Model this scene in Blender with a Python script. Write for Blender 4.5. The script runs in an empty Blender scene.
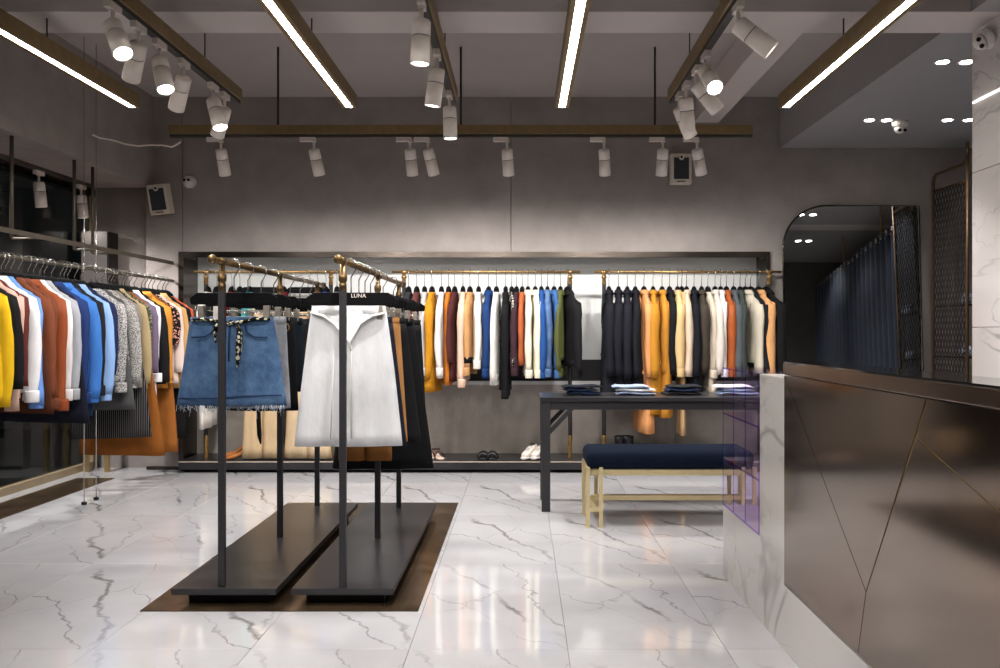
import bpy, bmesh, math, random
from mathutils import Vector, Matrix, Euler
random.seed(7)
PI = math.pi
S = bpy.context.scene
C = S.collection

# ------------------------------------------------------------------ camera, world, exposure
F, CX, CY, H = 860.0, 522.0, 332.0, 1.2
cd = bpy.data.cameras.new('camera'); cam = bpy.data.objects.new('camera', cd); C.objects.link(cam)
cam.location = (0, 0, H); cam.rotation_euler = (PI/2, 0, 0)
cd.sensor_width = 36; cd.lens = F/1000*36; cd.shift_x = -(CX-500)/1000; cd.shift_y = -(334-CY)/1000
cd.clip_start = 0.05; cd.clip_end = 100
S.camera = cam
W = bpy.data.worlds.new('world'); S.world = W; W.use_nodes = True
W.node_tree.nodes['Background'].inputs[0].default_value = (0.5, 0.5, 0.52, 1)
W.node_tree.nodes['Background'].inputs[1].default_value = 0.008
S.view_settings.view_transform = 'Standard'; S.view_settings.look = 'None'
S.view_settings.exposure = 1.42; S.view_settings.gamma = 1.0
S.view_settings.use_curve_mapping = False
S.cycles.max_bounces = 8; S.cycles.diffuse_bounces = 5; S.cycles.glossy_bounces = 5
S.cycles.transparent_max_bounces = 40; S.cycles.sample_clamp_indirect = 4.0
S.cycles.caustics_reflective = False; S.cycles.caustics_refractive = False
SPOT_W = 28.0        # watts of one track spot
LED_L = 12.0         # radiance of the linear LED lamps
NICHE_L = 1.3        # radiance of the LED tape in the niche

# ------------------------------------------------------------------ helpers
def lin(c):
    return tuple(((v/255)/12.92 if v/255 <= .04045 else ((v/255+.055)/1.055)**2.4) for v in c[:3]) + (1,)
def px(x, y, D): return Vector(((x-CX)/F*D, D, H+(CY-y)/F*D))
def zat(y, D): return H-(y-CY)/F*D

class MB:
    """collects shapes and links them as one mesh object"""
    def __init__(s): s.v = []; s.f = []; s.sm = []
    def add(s, vs, fs, smooth=False):
        o = len(s.v); s.v += [tuple(p) for p in vs]; s.f += [tuple(i+o for i in f) for f in fs]; s.sm += [smooth]*len(fs); return s
    def box(s, x0, x1, y0, y1, z0, z1):
        return s.add([(x0,y0,z0),(x1,y0,z0),(x1,y1,z0),(x0,y1,z0),(x0,y0,z1),(x1,y0,z1),(x1,y1,z1),(x0,y1,z1)],
              [(0,3,2,1),(4,5,6,7),(0,1,5,4),(1,2,6,5),(2,3,7,6),(3,0,4,7)])
    def obox(s, p, q, w, h, up=(0,0,1)):
        """bar of section w x h from p to q"""
        p, q = Vector(p), Vector(q); d = (q-p).normalized(); u = Vector(up)
        if abs(d.dot(u)) > .98: u = Vector((0,1,0))
        a = d.cross(u).normalized(); b = a.cross(d).normalized(); vs = []
        for c in (p, q):
            for i, j in ((-1,-1),(1,-1),(1,1),(-1,1)): vs.append(c+a*(i*w/2)+b*(j*h/2))
        return s.add(vs, [(0,3,2,1),(4,5,6,7),(0,1,5,4),(1,2,6,5),(2,3,7,6),(3,0,4,7)])
    def loft(s, rings, cap=True, smooth=True, close=True):
        n = len(rings[0]); vs = [p for r in rings for p in r]; fs = []
        for i in range(len(rings)-1):
            for j in range(n if close else n-1):
                k = (j+1) % n; fs.append((i*n+j, i*n+k, (i+1)*n+k, (i+1)*n+j))
        s.add(vs, fs, smooth)
        if cap and close:
            o = len(s.v)-len(vs)
            s.f.append(tuple(o+j for j in reversed(range(n)))); s.sm.append(False)
            s.f.append(tuple(o+(len(rings)-1)*n+j for j in range(n))); s.sm.append(False)
        return s
    def tube(s, pts, r, n=8, cap=True, flat=1.0):
        pts = [Vector(p) for p in pts]; rings = []; prev = None
        rs = r if isinstance(r, (list, tuple)) else [r]*len(pts)
        for i, p in enumerate(pts):
            d = ((pts[i+1]-p) if i == 0 else (p-pts[i-1]) if i == len(pts)-1 else (pts[i+1]-pts[i-1])).normalized()
            if prev is None:
                u = Vector((0,0,1)) if abs(d.z) < .9 else Vector((1,0,0)); a = d.cross(u).normalized()
            else: a = (prev-d*prev.dot(d)).normalized()
            prev = a; b = d.cross(a)
            rings.append([p+a*(rs[i]*math.cos(2*PI*k/n))+b*(rs[i]*flat*math.sin(2*PI*k/n)) for k in range(n)])
        return s.loft(rings, cap)
    def cyl(s, p, q, r, n=16): return s.tube([p, q], r, n)
    def lathe(s, prof, n=20, at=(0,0,0), cap=True):
        return s.loft([[(at[0]+r*math.cos(2*PI*k/n), at[1]+r*math.sin(2*PI*k/n), at[2]+z) for k in range(n)] for r, z in prof], cap)
    def prism(s, poly, axis, a0, a1):
        """poly of 2-D points extruded along axis (0 x, 1 y, 2 z)"""
        def mk(p, a):
            l = list(p); l.insert(axis, a); return tuple(l)
        n = len(poly); vs = [mk(p, a0) for p in poly]+[mk(p, a1) for p in poly]
        return s.add(vs, [tuple(range(n)), tuple(reversed(range(n, 2*n)))]+[(i, i+n, (i+1) % n+n, (i+1) % n) for i in range(n)])
    def mesh(s, name, mat):
        m = bpy.data.meshes.new(name); m.from_pydata(s.v, [], s.f); m.materials.append(mat)
        m.polygons.foreach_set('use_smooth', s.sm)
        b = bmesh.new(); b.from_mesh(m); bmesh.ops.recalc_face_normals(b, faces=b.faces); b.to_mesh(m); b.free()
        return m
    def build(s, name, mat, parent=None, bevel=0, solid=0):
        o = bpy.data.objects.new(name, s.mesh(name, mat)); C.objects.link(o); o.parent = parent
        if solid:
            k = o.modifiers.new('solid', 'SOLIDIFY'); k.thickness = solid; k.offset = 0
        if bevel:
            k = o.modifiers.new('bevel', 'BEVEL'); k.width = bevel; k.segments = 2; k.limit_method = 'ANGLE'
        return o
def inst(name, mesh, parent, loc=(0,0,0), rot=(0,0,0)):
    o = bpy.data.objects.new(name, mesh); C.objects.link(o); o.parent = parent; o.location = loc; o.rotation_euler = rot; return o
def tag(o, label, cat, group=None):
    o['label'] = label; o['category'] = cat
    if group: o['group'] = group
    return o
def thing(name, label, cat, loc=(0,0,0), rz=0, group=None):
    o = bpy.data.objects.new(name, None); C.objects.link(o); o.location = loc; o.rotation_euler = (0,0,rz)
    o.empty_display_size = .05
    return tag(o, label, cat, group)
def struct(o): o['kind'] = 'structure'; return o

# ------------------------------------------------------------------ materials
def newmat(name):
    m = bpy.data.materials.new(name); m.use_nodes = True; nt = m.node_tree
    return m, nt, nt.nodes['Principled BSDF'], nt.nodes, nt.links
def node(nt, t, **kw):
    n = nt.nodes.new(t)
    for k, v in kw.items():
        if k in n.inputs: n.inputs[k].default_value = v
        else: setattr(n, k, v)
    return n
def basic(name, col, rough=.5, metal=0, var=.08, scale=30, bump=0, bscale=200, spec=.5, stretch=None, coat=0):
    m, nt, b, N, L = newmat(name); c = lin(col)
    b.inputs['Roughness'].default_value = rough; b.inputs['Metallic'].default_value = metal
    b.inputs['Specular IOR Level'].default_value = spec; b.inputs['Coat Weight'].default_value = coat
    tc = node(nt, 'ShaderNodeTexCoord'); src = tc.outputs['Object']
    if stretch:
        mp = node(nt, 'ShaderNodeMapping'); mp.inputs['Scale'].default_value = stretch; L.new(src, mp.inputs[0]); src = mp.outputs[0]
    nz = node(nt, 'ShaderNodeTexNoise', Scale=scale, Detail=4.0); L.new(src, nz.inputs['Vector'])
    rp = node(nt, 'ShaderNodeValToRGB'); L.new(nz.outputs['Fac'], rp.inputs[0])
    rp.color_ramp.elements[0].position = .3; rp.color_ramp.elements[1].position = .7
    rp.color_ramp.elements[0].color = tuple(v*(1-var) for v in c[:3])+(1,); rp.color_ramp.elements[1].color = tuple(min(1, v*(1+var)) for v in c[:3])+(1,)
    L.new(rp.outputs[0], b.inputs['Base Color'])
    if bump:
        n2 = node(nt, 'ShaderNodeTexNoise', Scale=bscale, Detail=3.0); L.new(src, n2.inputs['Vector'])
        bp = node(nt, 'ShaderNodeBump', Strength=bump, Distance=.01); L.new(n2.outputs['Fac'], bp.inputs['Height']); L.new(bp.outputs[0], b.inputs['Normal'])
    return m
def emit(name, col, strength):
    m, nt, b, N, L = newmat(name); b.inputs['Base Color'].default_value = lin(col)
    b.inputs['Emission Color'].default_value = lin(col); b.inputs['Emission Strength'].default_value = strength; return m
def clear(name, tint, rough=.02, ior=1.45, alpha=1.0):
    """thin clear sheet: tinted transparency with a fresnel gloss"""
    m, nt, b, N, L = newmat(name); N.remove(b); out = N['Material Output']
    t = node(nt, 'ShaderNodeBsdfTransparent', Color=lin(tint)); g = node(nt, 'ShaderNodeBsdfGlossy', Roughness=rough, Color=(1,1,1,1))
    lw = node(nt, 'ShaderNodeLayerWeight', Blend=.5); fp = node(nt, 'ShaderNodeMath', operation='POWER'); L.new(lw.outputs['Facing'], fp.inputs[0]); fp.inputs[1].default_value = 3.5
    fr = node(nt, 'ShaderNodeMath', operation='MULTIPLY_ADD'); L.new(fp.outputs[0], fr.inputs[0]); fr.inputs[1].default_value = ior-1; fr.inputs[2].default_value = .035; mx = node(nt, 'ShaderNodeMixShader')
    L.new(fr.outputs[0], mx.inputs[0]); L.new(t.outputs[0], mx.inputs[1]); L.new(g.outputs[0], mx.inputs[2]); L.new(mx.outputs[0], out.inputs[0]); return m
def marble(name, base, vein, rough, rot, sc=1.0, strength=1.0, variants=True, world=False, soft=.012):
    m, nt, b, N, L = newmat(name); b.inputs['Roughness'].default_value = rough
    tc = node(nt, 'ShaderNodeTexCoord'); mp = node(nt, 'ShaderNodeMapping'); mp.inputs['Rotation'].default_value = rot
    mp.inputs['Scale'].default_value = (1.0*sc, .42*sc, 1.0*sc); L.new(tc.outputs['Object'], mp.inputs[0]); vec = mp.outputs[0]
    if variants:
        oi = node(nt, 'ShaderNodeObjectInfo'); ml = node(nt, 'ShaderNodeMath', operation='MULTIPLY'); L.new(oi.outputs['Random'], ml.inputs[0]); ml.inputs[1].default_value = 2.99
        fl = node(nt, 'ShaderNodeMath', operation='FLOOR'); L.new(ml.outputs[0], fl.inputs[0]); m2 = node(nt, 'ShaderNodeMath', operation='MULTIPLY'); L.new(fl.outputs[0], m2.inputs[0]); m2.inputs[1].default_value = 3.7
        va = node(nt, 'ShaderNodeVectorMath', operation='ADD'); L.new(vec, va.inputs[0]); L.new(m2.outputs[0], va.inputs[1]); vec = va.outputs[0]
    facs = []
    for scl, w, det, off, amt in ((1.0, soft, 4.0, 0, 1.0), (1.7, soft*.5, 4.0, 5.2, .55)):
        ad = node(nt, 'ShaderNodeVectorMath', operation='ADD'); L.new(vec, ad.inputs[0]); ad.inputs[1].default_value = (off, off*.7, off*1.3)
        nz = node(nt, 'ShaderNodeTexNoise', Scale=scl, Detail=det, Roughness=.5, Distortion=.7); L.new(ad.outputs[0], nz.inputs['Vector'])
        s1 = node(nt, 'ShaderNodeMath', operation='SUBTRACT'); L.new(nz.outputs['Fac'], s1.inputs[0]); s1.inputs[1].default_value = .5
        s2 = node(nt, 'ShaderNodeMath', operation='ABSOLUTE'); L.new(s1.outputs[0], s2.inputs[0])
        mr = node(nt, 'ShaderNodeMapRange'); L.new(s2.outputs[0], mr.inputs['Value']); mr.inputs['From Max'].default_value = w; mr.inputs['To Min'].default_value = 1; mr.inputs['To Max'].default_value = 0
        mk = node(nt, 'ShaderNodeTexNoise', Scale=scl*1.3, Detail=2.0); L.new(vec, mk.inputs['Vector'])
        mm = node(nt, 'ShaderNodeMapRange'); L.new(mk.outputs['Fac'], mm.inputs['Value']); mm.inputs['From Min'].default_value = .43; mm.inputs['From Max'].default_value = .66; mm.inputs['To Max'].default_value = amt*strength
        pr = node(nt, 'ShaderNodeMath', operation='MULTIPLY'); L.new(mr.outputs[0], pr.inputs[0]); L.new(mm.outputs[0], pr.inputs[1]); facs.append(pr)
    mxm = node(nt, 'ShaderNodeMath', operation='MAXIMUM'); L.new(facs[0].outputs[0], mxm.inputs[0]); L.new(facs[1].outputs[0], mxm.inputs[1])
    cl = node(nt, 'ShaderNodeTexNoise', Scale=1.6, Detail=3.0); L.new(vec, cl.inputs['Vector'])
    rp = node(nt, 'ShaderNodeValToRGB'); L.new(cl.outputs['Fac'], rp.inputs[0]); bc = lin(base)
    rp.color_ramp.elements[0].position = .3; rp.color_ramp.elements[0].color = tuple(v*.88 for v in bc[:3])+(1,); rp.color_ramp.elements[1].position = .65; rp.color_ramp.elements[1].color = bc
    mx = node(nt, 'ShaderNodeMix', data_type='RGBA'); L.new(mxm.outputs[0], mx.inputs['Factor']); L.new(rp.outputs[0], mx.inputs[6]); mx.inputs[7].default_value = lin(vein)
    L.new(mx.outputs[2], b.inputs['Base Color']); return m
def vein_tile(name, base, vein):
    """polished tile with a few long diagonal veins; the same print repeats over the tiles in three versions"""
    m, nt, b, N, L = newmat(name); b.inputs['Roughness'].default_value = .06
    tc = node(nt, 'ShaderNodeTexCoord'); oi = node(nt, 'ShaderNodeObjectInfo')
    def math_(op, a, c=None, d=None):
        n = node(nt, 'ShaderNodeMath', operation=op)
        for i, v in enumerate((a, c, d)):
            if v is None: continue
            if isinstance(v, (int, float)): n.inputs[i].default_value = v
            else: L.new(v, n.inputs[i])
        return n.outputs[0]
    ver = math_('FLOOR', math_('MULTIPLY', oi.outputs['Random'], 2.99))
    seed = math_('MULTIPLY', ver, 7.3)
    pv = node(nt, 'ShaderNodeVectorMath', operation='ADD'); L.new(tc.outputs['Object'], pv.inputs[0]); L.new(seed, pv.inputs[1])
    def noise(sc, det, off=0.0, rough=.55):
        ad = node(nt, 'ShaderNodeVectorMath', operation='ADD'); L.new(pv.outputs[0], ad.inputs[0]); ad.inputs[1].default_value = (off, off*.6, off*1.7)
        nz = node(nt, 'ShaderNodeTexNoise', Scale=sc, Detail=det, Roughness=rough); L.new(ad.outputs[0], nz.inputs['Vector']); return nz.outputs['Fac']
    def dot(v):
        n = node(nt, 'ShaderNodeVectorMath', operation='DOT_PRODUCT'); L.new(tc.outputs['Object'], n.inputs[0]); n.inputs[1].default_value = v; return n.outputs['Value']
    tot = None
    for ang, off, amp, w, sc, k, st in ((28,-.03,.34,.016,2.6,0,1.0),(40,.16,.30,.007,3.4,3.1,.8),(14,-.2,.36,.006,3.0,6.7,.7),(-38,.05,.3,.004,4.0,9.9,.5)):
        a_ = math.radians(ang); u = dot((math.cos(a_), math.sin(a_), 0))
        wob = math_('MULTIPLY', math_('SUBTRACT', noise(sc, 6.0, k), .5), amp)
        d = math_('ABSOLUTE', math_('ADD', math_('ADD', u, off), wob))
        wid = math_('MULTIPLY', noise(5.0, 3.0, k+20), w*2)
        fine = math_('MULTIPLY', noise(26.0, 3.0, k+30), .9)
        line = math_('SUBTRACT', 1.0, math_('DIVIDE', d, wid)); line = math_('MAXIMUM', line, 0.0); line = math_('POWER', line, .7)
        mask = node(nt, 'ShaderNodeMapRange'); L.new(noise(2.2, 2.0, k+40), mask.inputs['Value']); mask.inputs['From Min'].default_value = .38; mask.inputs['From Max'].default_value = .58; mask.inputs['To Max'].default_value = st
        f = math_('MULTIPLY', math_('MULTIPLY', line, mask.outputs[0]), math_('ADD', fine, .35))
        tot = f if tot is None else math_('MAXIMUM', tot, f)
    rp = node(nt, 'ShaderNodeValToRGB'); L.new(noise(1.8, 3.0, 55), rp.inputs[0]); bc = lin(base)
    rp.color_ramp.elements[0].position = .3; rp.color_ramp.elements[0].color = tuple(v*.86 for v in bc[:3])+(1,); rp.color_ramp.elements[1].position = .62; rp.color_ramp.elements[1].color = bc
    mx = node(nt, 'ShaderNodeMix', data_type='RGBA'); mx.clamp_factor = True; L.new(tot, mx.inputs['Factor']); L.new(rp.outputs[0], mx.inputs[6]); mx.inputs[7].default_value = lin(vein)
    L.new(mx.outputs[2], b.inputs['Base Color']); return m
_fab = {}
def fabric(col, pat='plain', col2=None, rough=.85):
    col = tuple(v*(.93 if sum(col) > 125 else .66) for v in col); col2 = tuple(v*.93 for v in col2) if col2 else None
    key = (col, pat, col2, rough)
    if key in _fab: return _fab[key]
    if pat == 'plain':
        m = basic('fabric', col, rough, 0, .1, 14, .5, 24, spec=.2, stretch=(1,1,.45))
        _fab[key] = m; return m
    m, nt, b, N, L = newmat('fabric_'+pat); b.inputs['Roughness'].default_value = rough; b.inputs['Specular IOR Level'].default_value = .2
    tc = node(nt, 'ShaderNodeTexCoord'); c1, c2 = lin(col), lin(col2 or (240,240,240))
    rp = node(nt, 'ShaderNodeValToRGB'); rp.color_ramp.elements[0].color = c1; rp.color_ramp.elements[1].color = c2
    if pat == 'speckle':
        nz = node(nt, 'ShaderNodeTexNoise', Scale=150.0, Detail=2.0); rp.color_ramp.elements[0].position = .42; rp.color_ramp.elements[1].position = .56
    elif pat == 'denim':
        nz = node(nt, 'ShaderNodeTexNoise', Scale=9.0, Detail=8.0, Roughness=.75); rp.color_ramp.elements[0].position = .32; rp.color_ramp.elements[1].position = .72
    elif pat == 'floral':
        nz = node(nt, 'ShaderNodeTexVoronoi', Scale=55.0); rp.color_ramp.elements[0].position = .38; rp.color_ramp.elements[1].position = .30
        rp.color_ramp.interpolation = 'CONSTANT'; rp.color_ramp.elements[0].color = c1; rp.color_ramp.elements[1].color = c1
        rp.color_ramp.elements[0].position = 0; rp.color_ramp.elements[0].color = c2; rp.color_ramp.elements[1].position = .42
    elif pat in ('stripe', 'check'):
        nz = node(nt, 'ShaderNodeTexWave', Scale=22.0 if pat == 'stripe' else 9.0); rp.color_ramp.elements[0].position = .86; rp.color_ramp.elements[1].position = .95
        if pat == 'check':
            nz = node(nt, 'ShaderNodeTexChecker', Scale=70.0); nz.inputs[1].default_value = c1; nz.inputs[2].default_value = c2
    if pat != 'check': L.new(tc.outputs['Object'], nz.inputs['Vector']); L.new(nz.outputs[0], rp.inputs[0]); L.new(rp.outputs[0], b.inputs['Base Color'])
    else: L.new(tc.outputs['Object'], nz.inputs['Vector']); L.new(nz.outputs[0], b.inputs['Base Color'])
    wr = node(nt, 'ShaderNodeTexNoise', Scale=24.0, Detail=3.0); mp = node(nt, 'ShaderNodeMapping'); mp.inputs['Scale'].default_value = (1,1,.45); L.new(tc.outputs['Object'], mp.inputs[0]); L.new(mp.outputs[0], wr.inputs['Vector'])
    bp = node(nt, 'ShaderNodeBump', Strength=.5, Distance=.01); L.new(wr.outputs['Fac'], bp.inputs['Height']); L.new(bp.outputs[0], b.inputs['Normal'])
    _fab[key] = m; return m

M = {}
M['tile'] = vein_tile('floor_marble', (190,189,192), (100,96,94))
M['slab'] = marble('slab_marble', (216,212,208), (140,132,126), .18, (math.radians(30),0,0), 1.5, .75, variants=False, soft=.02)
M['column'] = marble('column_marble', (214,208,206), (120,114,112), .12, (math.radians(20),0,.4), 1.3, .9, soft=.014)
M['grout'] = basic('grout', (150,146,142), .8)
M['plaster'] = basic('taupe_plaster', (150,142,138), .85, 0, .10, 5, .5, 60, spec=.25)
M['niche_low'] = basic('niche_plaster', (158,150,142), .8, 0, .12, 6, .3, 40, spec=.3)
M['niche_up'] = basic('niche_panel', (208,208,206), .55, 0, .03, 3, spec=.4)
M['ceiling'] = basic('ceiling_paint', (176,168,165), .9, 0, .02, 4, spec=.2)
M['beam'] = basic('beam_bounce_lit_tone', (206,197,193), .9, 0, .02, 4, spec=.2)  # lighter than the ceiling: bounce light on the undersides put into the colour
M['ceil_low'] = basic('lower_ceiling_paint', (160,157,158), .9, 0, .02, 4, spec=.2)
M['dark_wall'] = basic('dark_wall_paint', (84,82,80), .9, 0, .05, 5)
M['bronze'] = basic('bronze_mirror_metal', (136,123,112), .12, 1, .03, 2)
M['bronze_band'] = basic('brushed_bronze', (136,120,106), .2, 1, .06, 3, stretch=(40,1,1))
M['frame'] = basic('dark_bronze_frame', (86,78,72), .22, 1, .08, 8)
M['plate'] = basic('aged_bronze_reflection_mottle', (84,68,52), .2, .55, .6, 6, .08, 14)  # brown metal texture, contrast raised to paint in mottled reflections
M['brass'] = basic('antique_brass', (168,134,84), .3, .85, .25, 25)
M['brass_dk'] = basic('aged_brass', (142,120,84), .5, .55, .12, 20)
M['rackbrass'] = basic('rack_brass', (112,90,58), .32, .8, .2, 25)
M['screenbrass'] = basic('screen_brass', (92,70,50), .4, .7, .15, 20)
M['pole'] = basic('dark_bronze_pole', (86,78,68), .45, .5, .1, 20)
M['gold'] = basic('pale_gold_metal', (196,172,124), .35, .85, .06, 20)
M['goldpaint'] = basic('bench_champagne_paint', (208,190,146), .4, .45, .05, 20)
M['sillgold'] = basic('window_champagne_frame', (190,172,140), .45, .35, .06, 20)
M['black'] = basic('black_powder_coat', (36,35,38), .5, 0, .1, 40)
M['platform'] = basic('charcoal_metal', (48,46,49), .3, .2, .3, 3.0, spec=.5)
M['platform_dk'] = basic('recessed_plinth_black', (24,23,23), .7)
M['trim_light'] = basic('pale_edge_trim', (190,176,160), .4)
M['hanger'] = basic('black_hanger_wood', (9,9,10), .75, spec=.12)
M['chrome'] = basic('polished_steel', (200,198,194), .18, 1, .03, 20)
M['clip'] = basic('clip_metal', (150,142,132), .4, .6)
M['lampwhite'] = basic('white_lamp_enamel', (222,212,204), .5, 0, .03, 30)
M['lampgap'] = basic('lamp_seam', (60,56,54), .7)
M['lens'] = emit('lamp_lens', (255,250,240), 22.0)
M['led'] = emit('led_diffuser', (255,248,240), LED_L)
M['down'] = emit('downlight_lens', (255,252,246), 14.0)
M['tape'] = emit('niche_led_tape', (255,250,244), NICHE_L)
M['cream'] = basic('cream_plastic', (214,204,190), .5)
M['grille'] = basic('speaker_grille', (46,50,54), .6, 0, .2, 200)
M['white_pl'] = basic('white_plastic', (214,208,202), .4)
M['lensblk'] = basic('black_lens', (10,10,11), .1)
M['seat'] = basic('navy_velvet', (6,17,34), .85, 0, .2, 30, .2, 300, spec=.12)
M['acryl'] = clear('violet_acrylic', (251,248,254), .03, 1.1)
M['acryl_edge'] = clear('violet_acrylic_edge', (214,200,244), .1, 1.05)
M['glass'] = clear('window_glass', (190,196,196), .0, 1.5)
M['mirror'] = basic('mirror_silver', (225,226,224), .01, 1, 0)
M['curtain'] = basic('navy_curtain_cloth', (44,52,68), .8, 0, .1, 10, .2, 150)
M['asphalt'] = basic('pavement', (92,90,86), .8, 0, .15, 10)
M['facade'] = basic('night_facade', (40,39,38), .8, 0, .15, 2)
M['cabinet'] = basic('dark_taupe_laminate', (40,36,34), .6, 0, .05, 6, spec=.2)
M['cord'] = basic('white_cord', (216,206,198), .5)
M['steelrod'] = basic('dark_steel_rod', (52,48,46), .4, .5)

# ------------------------------------------------------------------ the setting
DW, DN = 7.5, 7.8            # back wall face, niche back
ZC, ZB = 3.25, 2.805         # ceiling, beam and lower ceiling
XL, XWIN, ZS = -3.21, -3.81, 2.456
XNL, XNR, ZN = -2.94, 2.125, 1.848
XR, YB = 5.6, -3.2

# floor: slab with separate tiles 0.6 x 1.2 m
floor = struct(MB().box(XWIN-.15, XR, YB, DN+.2, -.12, -.012).build('floor', M['grout']))
tb = bmesh.new(); bmesh.ops.create_cube(tb, size=1, matrix=Matrix.Diagonal((.5985, 1.1985, .012, 1)))
bmesh.ops.translate(tb, verts=tb.verts, vec=(0,0,-.006))
bmesh.ops.bevel(tb, geom=[e for e in tb.edges if all(v.co.z > -.001 for v in e.verts)], offset=.0012, segments=1, affect='EDGES')
tmesh = bpy.data.meshes.new('tile'); tb.to_mesh(tmesh); tb.free(); tmesh.materials.append(M['tile'])
x0 = .173-.6*7
for i in range(16):
    for j in range(-5, 5):
        x, y = x0+.3+.6*i, 3.255+.6+1.2*j
        if x < XR and y < DN+.2: inst('tile', tmesh, floor, (x, y, 0))

# ceiling with its beams and the lowered part
ceil = struct(MB().box(XWIN-.15, XR, YB, DN+.3, ZC, ZC+.15).build('ceiling', M['ceiling']))
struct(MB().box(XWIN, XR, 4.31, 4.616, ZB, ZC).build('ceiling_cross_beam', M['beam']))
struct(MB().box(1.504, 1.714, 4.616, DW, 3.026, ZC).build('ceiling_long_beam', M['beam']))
struct(MB().box(2.25, XR, 4.616, DW, ZB, ZC).build('ceiling_lowered_back', M['ceil_low']))
struct(MB().box(2.25, XR, YB, 4.31, ZB, ZC).build('ceiling_lowered_front', M['ceil_low']))

# back wall around the niche
wb = struct(MB().box(XWIN, XR, DN+.012, DN+.2, 0, ZC).build('wall_back', M['dark_wall']))
g = .003
def panel(x0, x1, z0, z1, y0=DW, par=None):
    o = MB().box(x0+(g if x0 in (-2.96,-.096) else 0), x1-(g if x1 in (-2.96,-.096) else 0), y0, DN+.01, z0, z1).build('wall_panel', M['plaster'], par); return o
def wall(name, *panels):
    e = bpy.data.objects.new(name, None); C.objects.link(e); struct(e)
    for p in panels: panel(*p, par=e)
wall('wall_back_window_side', (XWIN, -3.277, 0, ZS, DW+.12), (XWIN, -3.277, ZS, ZC, DW+.12), (-3.277, -2.96, 0, ZC), (-2.96, XNL-.02, 0, ZN+.03))
wall('wall_back_upper', (-2.96, -.096, ZN+.05, ZC), (-.096, XNR+.03, ZN+.05, ZC))
wall('wall_back_mirror_side', (XNR+.03, XR, 0, ZC))
struct(MB().box(-3.27, -2.97, DW-.012, DW, 0, .03).build('baseboard_back', M['frame']))
# niche
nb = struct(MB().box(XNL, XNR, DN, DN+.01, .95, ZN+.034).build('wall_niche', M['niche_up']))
MB().box(XNL, XNR, DN-.01, DN+.01, .755, .95).build('dark_band', M['platform_dk'], nb)  # dark strip of the niche wall above the ledge
MB().box(XNL, XNR, DN-.035, DN+.01, .725, .757).build('ledge', M['niche_up'], nb)
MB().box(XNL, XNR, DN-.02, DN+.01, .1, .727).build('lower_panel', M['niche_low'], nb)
fr = struct(MB().box(XNL-.045, XNR+.03, DW-.03, DW+.02, ZN, ZN+.05).build('trim_1', M['frame']))
MB().box(XNL-.045, XNL, DW-.03, DN, .0, ZN).build('frame_jamb', M['frame'], fr)
MB().box(XNR, XNR+.03, DW-.03, DN, .0, ZN).build('frame_jamb', M['frame'], fr)
MB().box(XNL, XNR, DW+.02, DN, ZN+.035, ZN+.05).build('frame_soffit', M['frame'], fr)
# left wall above the shop window, window, outside
struct(MB().box(XWIN-.14, XL, YB, DW, ZS, ZC).build('wall_left', M['plaster']))
struct(MB().box(XWIN-.14, XWIN+.02, YB, 2.6, 0, ZS).build('wall_left_pier', M['plaster']))
win = struct(MB().box(XWIN-.04, XWIN+.03, 2.6, 7.62, .0, .06).build('window_1', M['sillgold']))
MB().box(XWIN-.04, XWIN+.03, 2.6, 7.62, ZS-.06, ZS).build('window_head', M['frame'], win)
ys = [2.62, 4.28, 5.94, 7.60]
for y in ys: MB().box(XWIN-.04, XWIN+.03, y-.02, y+.02, .06, ZS-.06).build('mullion', M['sillgold'], win)
for a, b in zip(ys, ys[1:]): MB().box(XWIN-.012, XWIN-.004, a+.02, b-.02, .06, ZS-.06).build('pane', M['glass'], win)
struct(MB().box(XWIN-5, XWIN-.15, YB-3, DN+3, -.12, -.02).build('pavement', M['asphalt']))
struct(MB().box(XWIN-5.2, XWIN-5, YB-3, DN+3, -.1, 6).build('facade_opposite', M['facade']))
# rest of the room, behind and beside the camera
struct(MB().box(XWIN-.14, XR, YB-.1, YB, 0, ZC).build('wall_rear', M['plaster']))
struct(MB().box(XR, XR+.1, YB, DN, 0, ZC).build('wall_right', M['plaster']))
struct(MB().box(3.2, 5.0, 2.1, 2.2, 0, ZB).build('wall_partition', M['dark_wall']))

# marble column behind the counter
col = struct(MB().box(2.425, 2.9, 3.9, 4.59, 0, ZB).build('column', M['grout']))
for z0, z1 in ((0,.4),(.4,1.225),(1.225,2.05),(2.05,ZB)):
    MB().box(2.41, 2.915, 3.885, 4.605, z0+.0015, z1-.0015).build('marble_slab', M['column'], col, bevel=.002)

# ------------------------------------------------------------------ floor plates and platforms
tag(MB().box(-1.64, -.445, 3.69, 6.03, .0, .004).build('floor_plate', M['plate']), 'large aged bronze plate on the floor beneath the two clothes racks', 'floor plate')
tag(MB().box(-3.65, -3.34, 3.6, 7.05, .0, .004).build('floor_plate', M['plate']), 'narrow bronze floor plate under the rail along the window', 'floor plate')
pf = thing('display_platform', 'long charcoal display platform along the niche wall', 'platform', (0, 7.55, 0))
MB().box(XNL+.04, XNR-.005, -.17, .225, 0, .09).build('plinth', M['platform_dk'], pf)
MB().box(XNL+.02, XNR-.005, -.24, .225, .03, .104).build('deck', M['platform'], pf, bevel=.003)
MB().box(XNL+.02, XNR-.005, -.243, -.239, .092, .1).build('edge_trim', M['trim_light'], pf)

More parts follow.
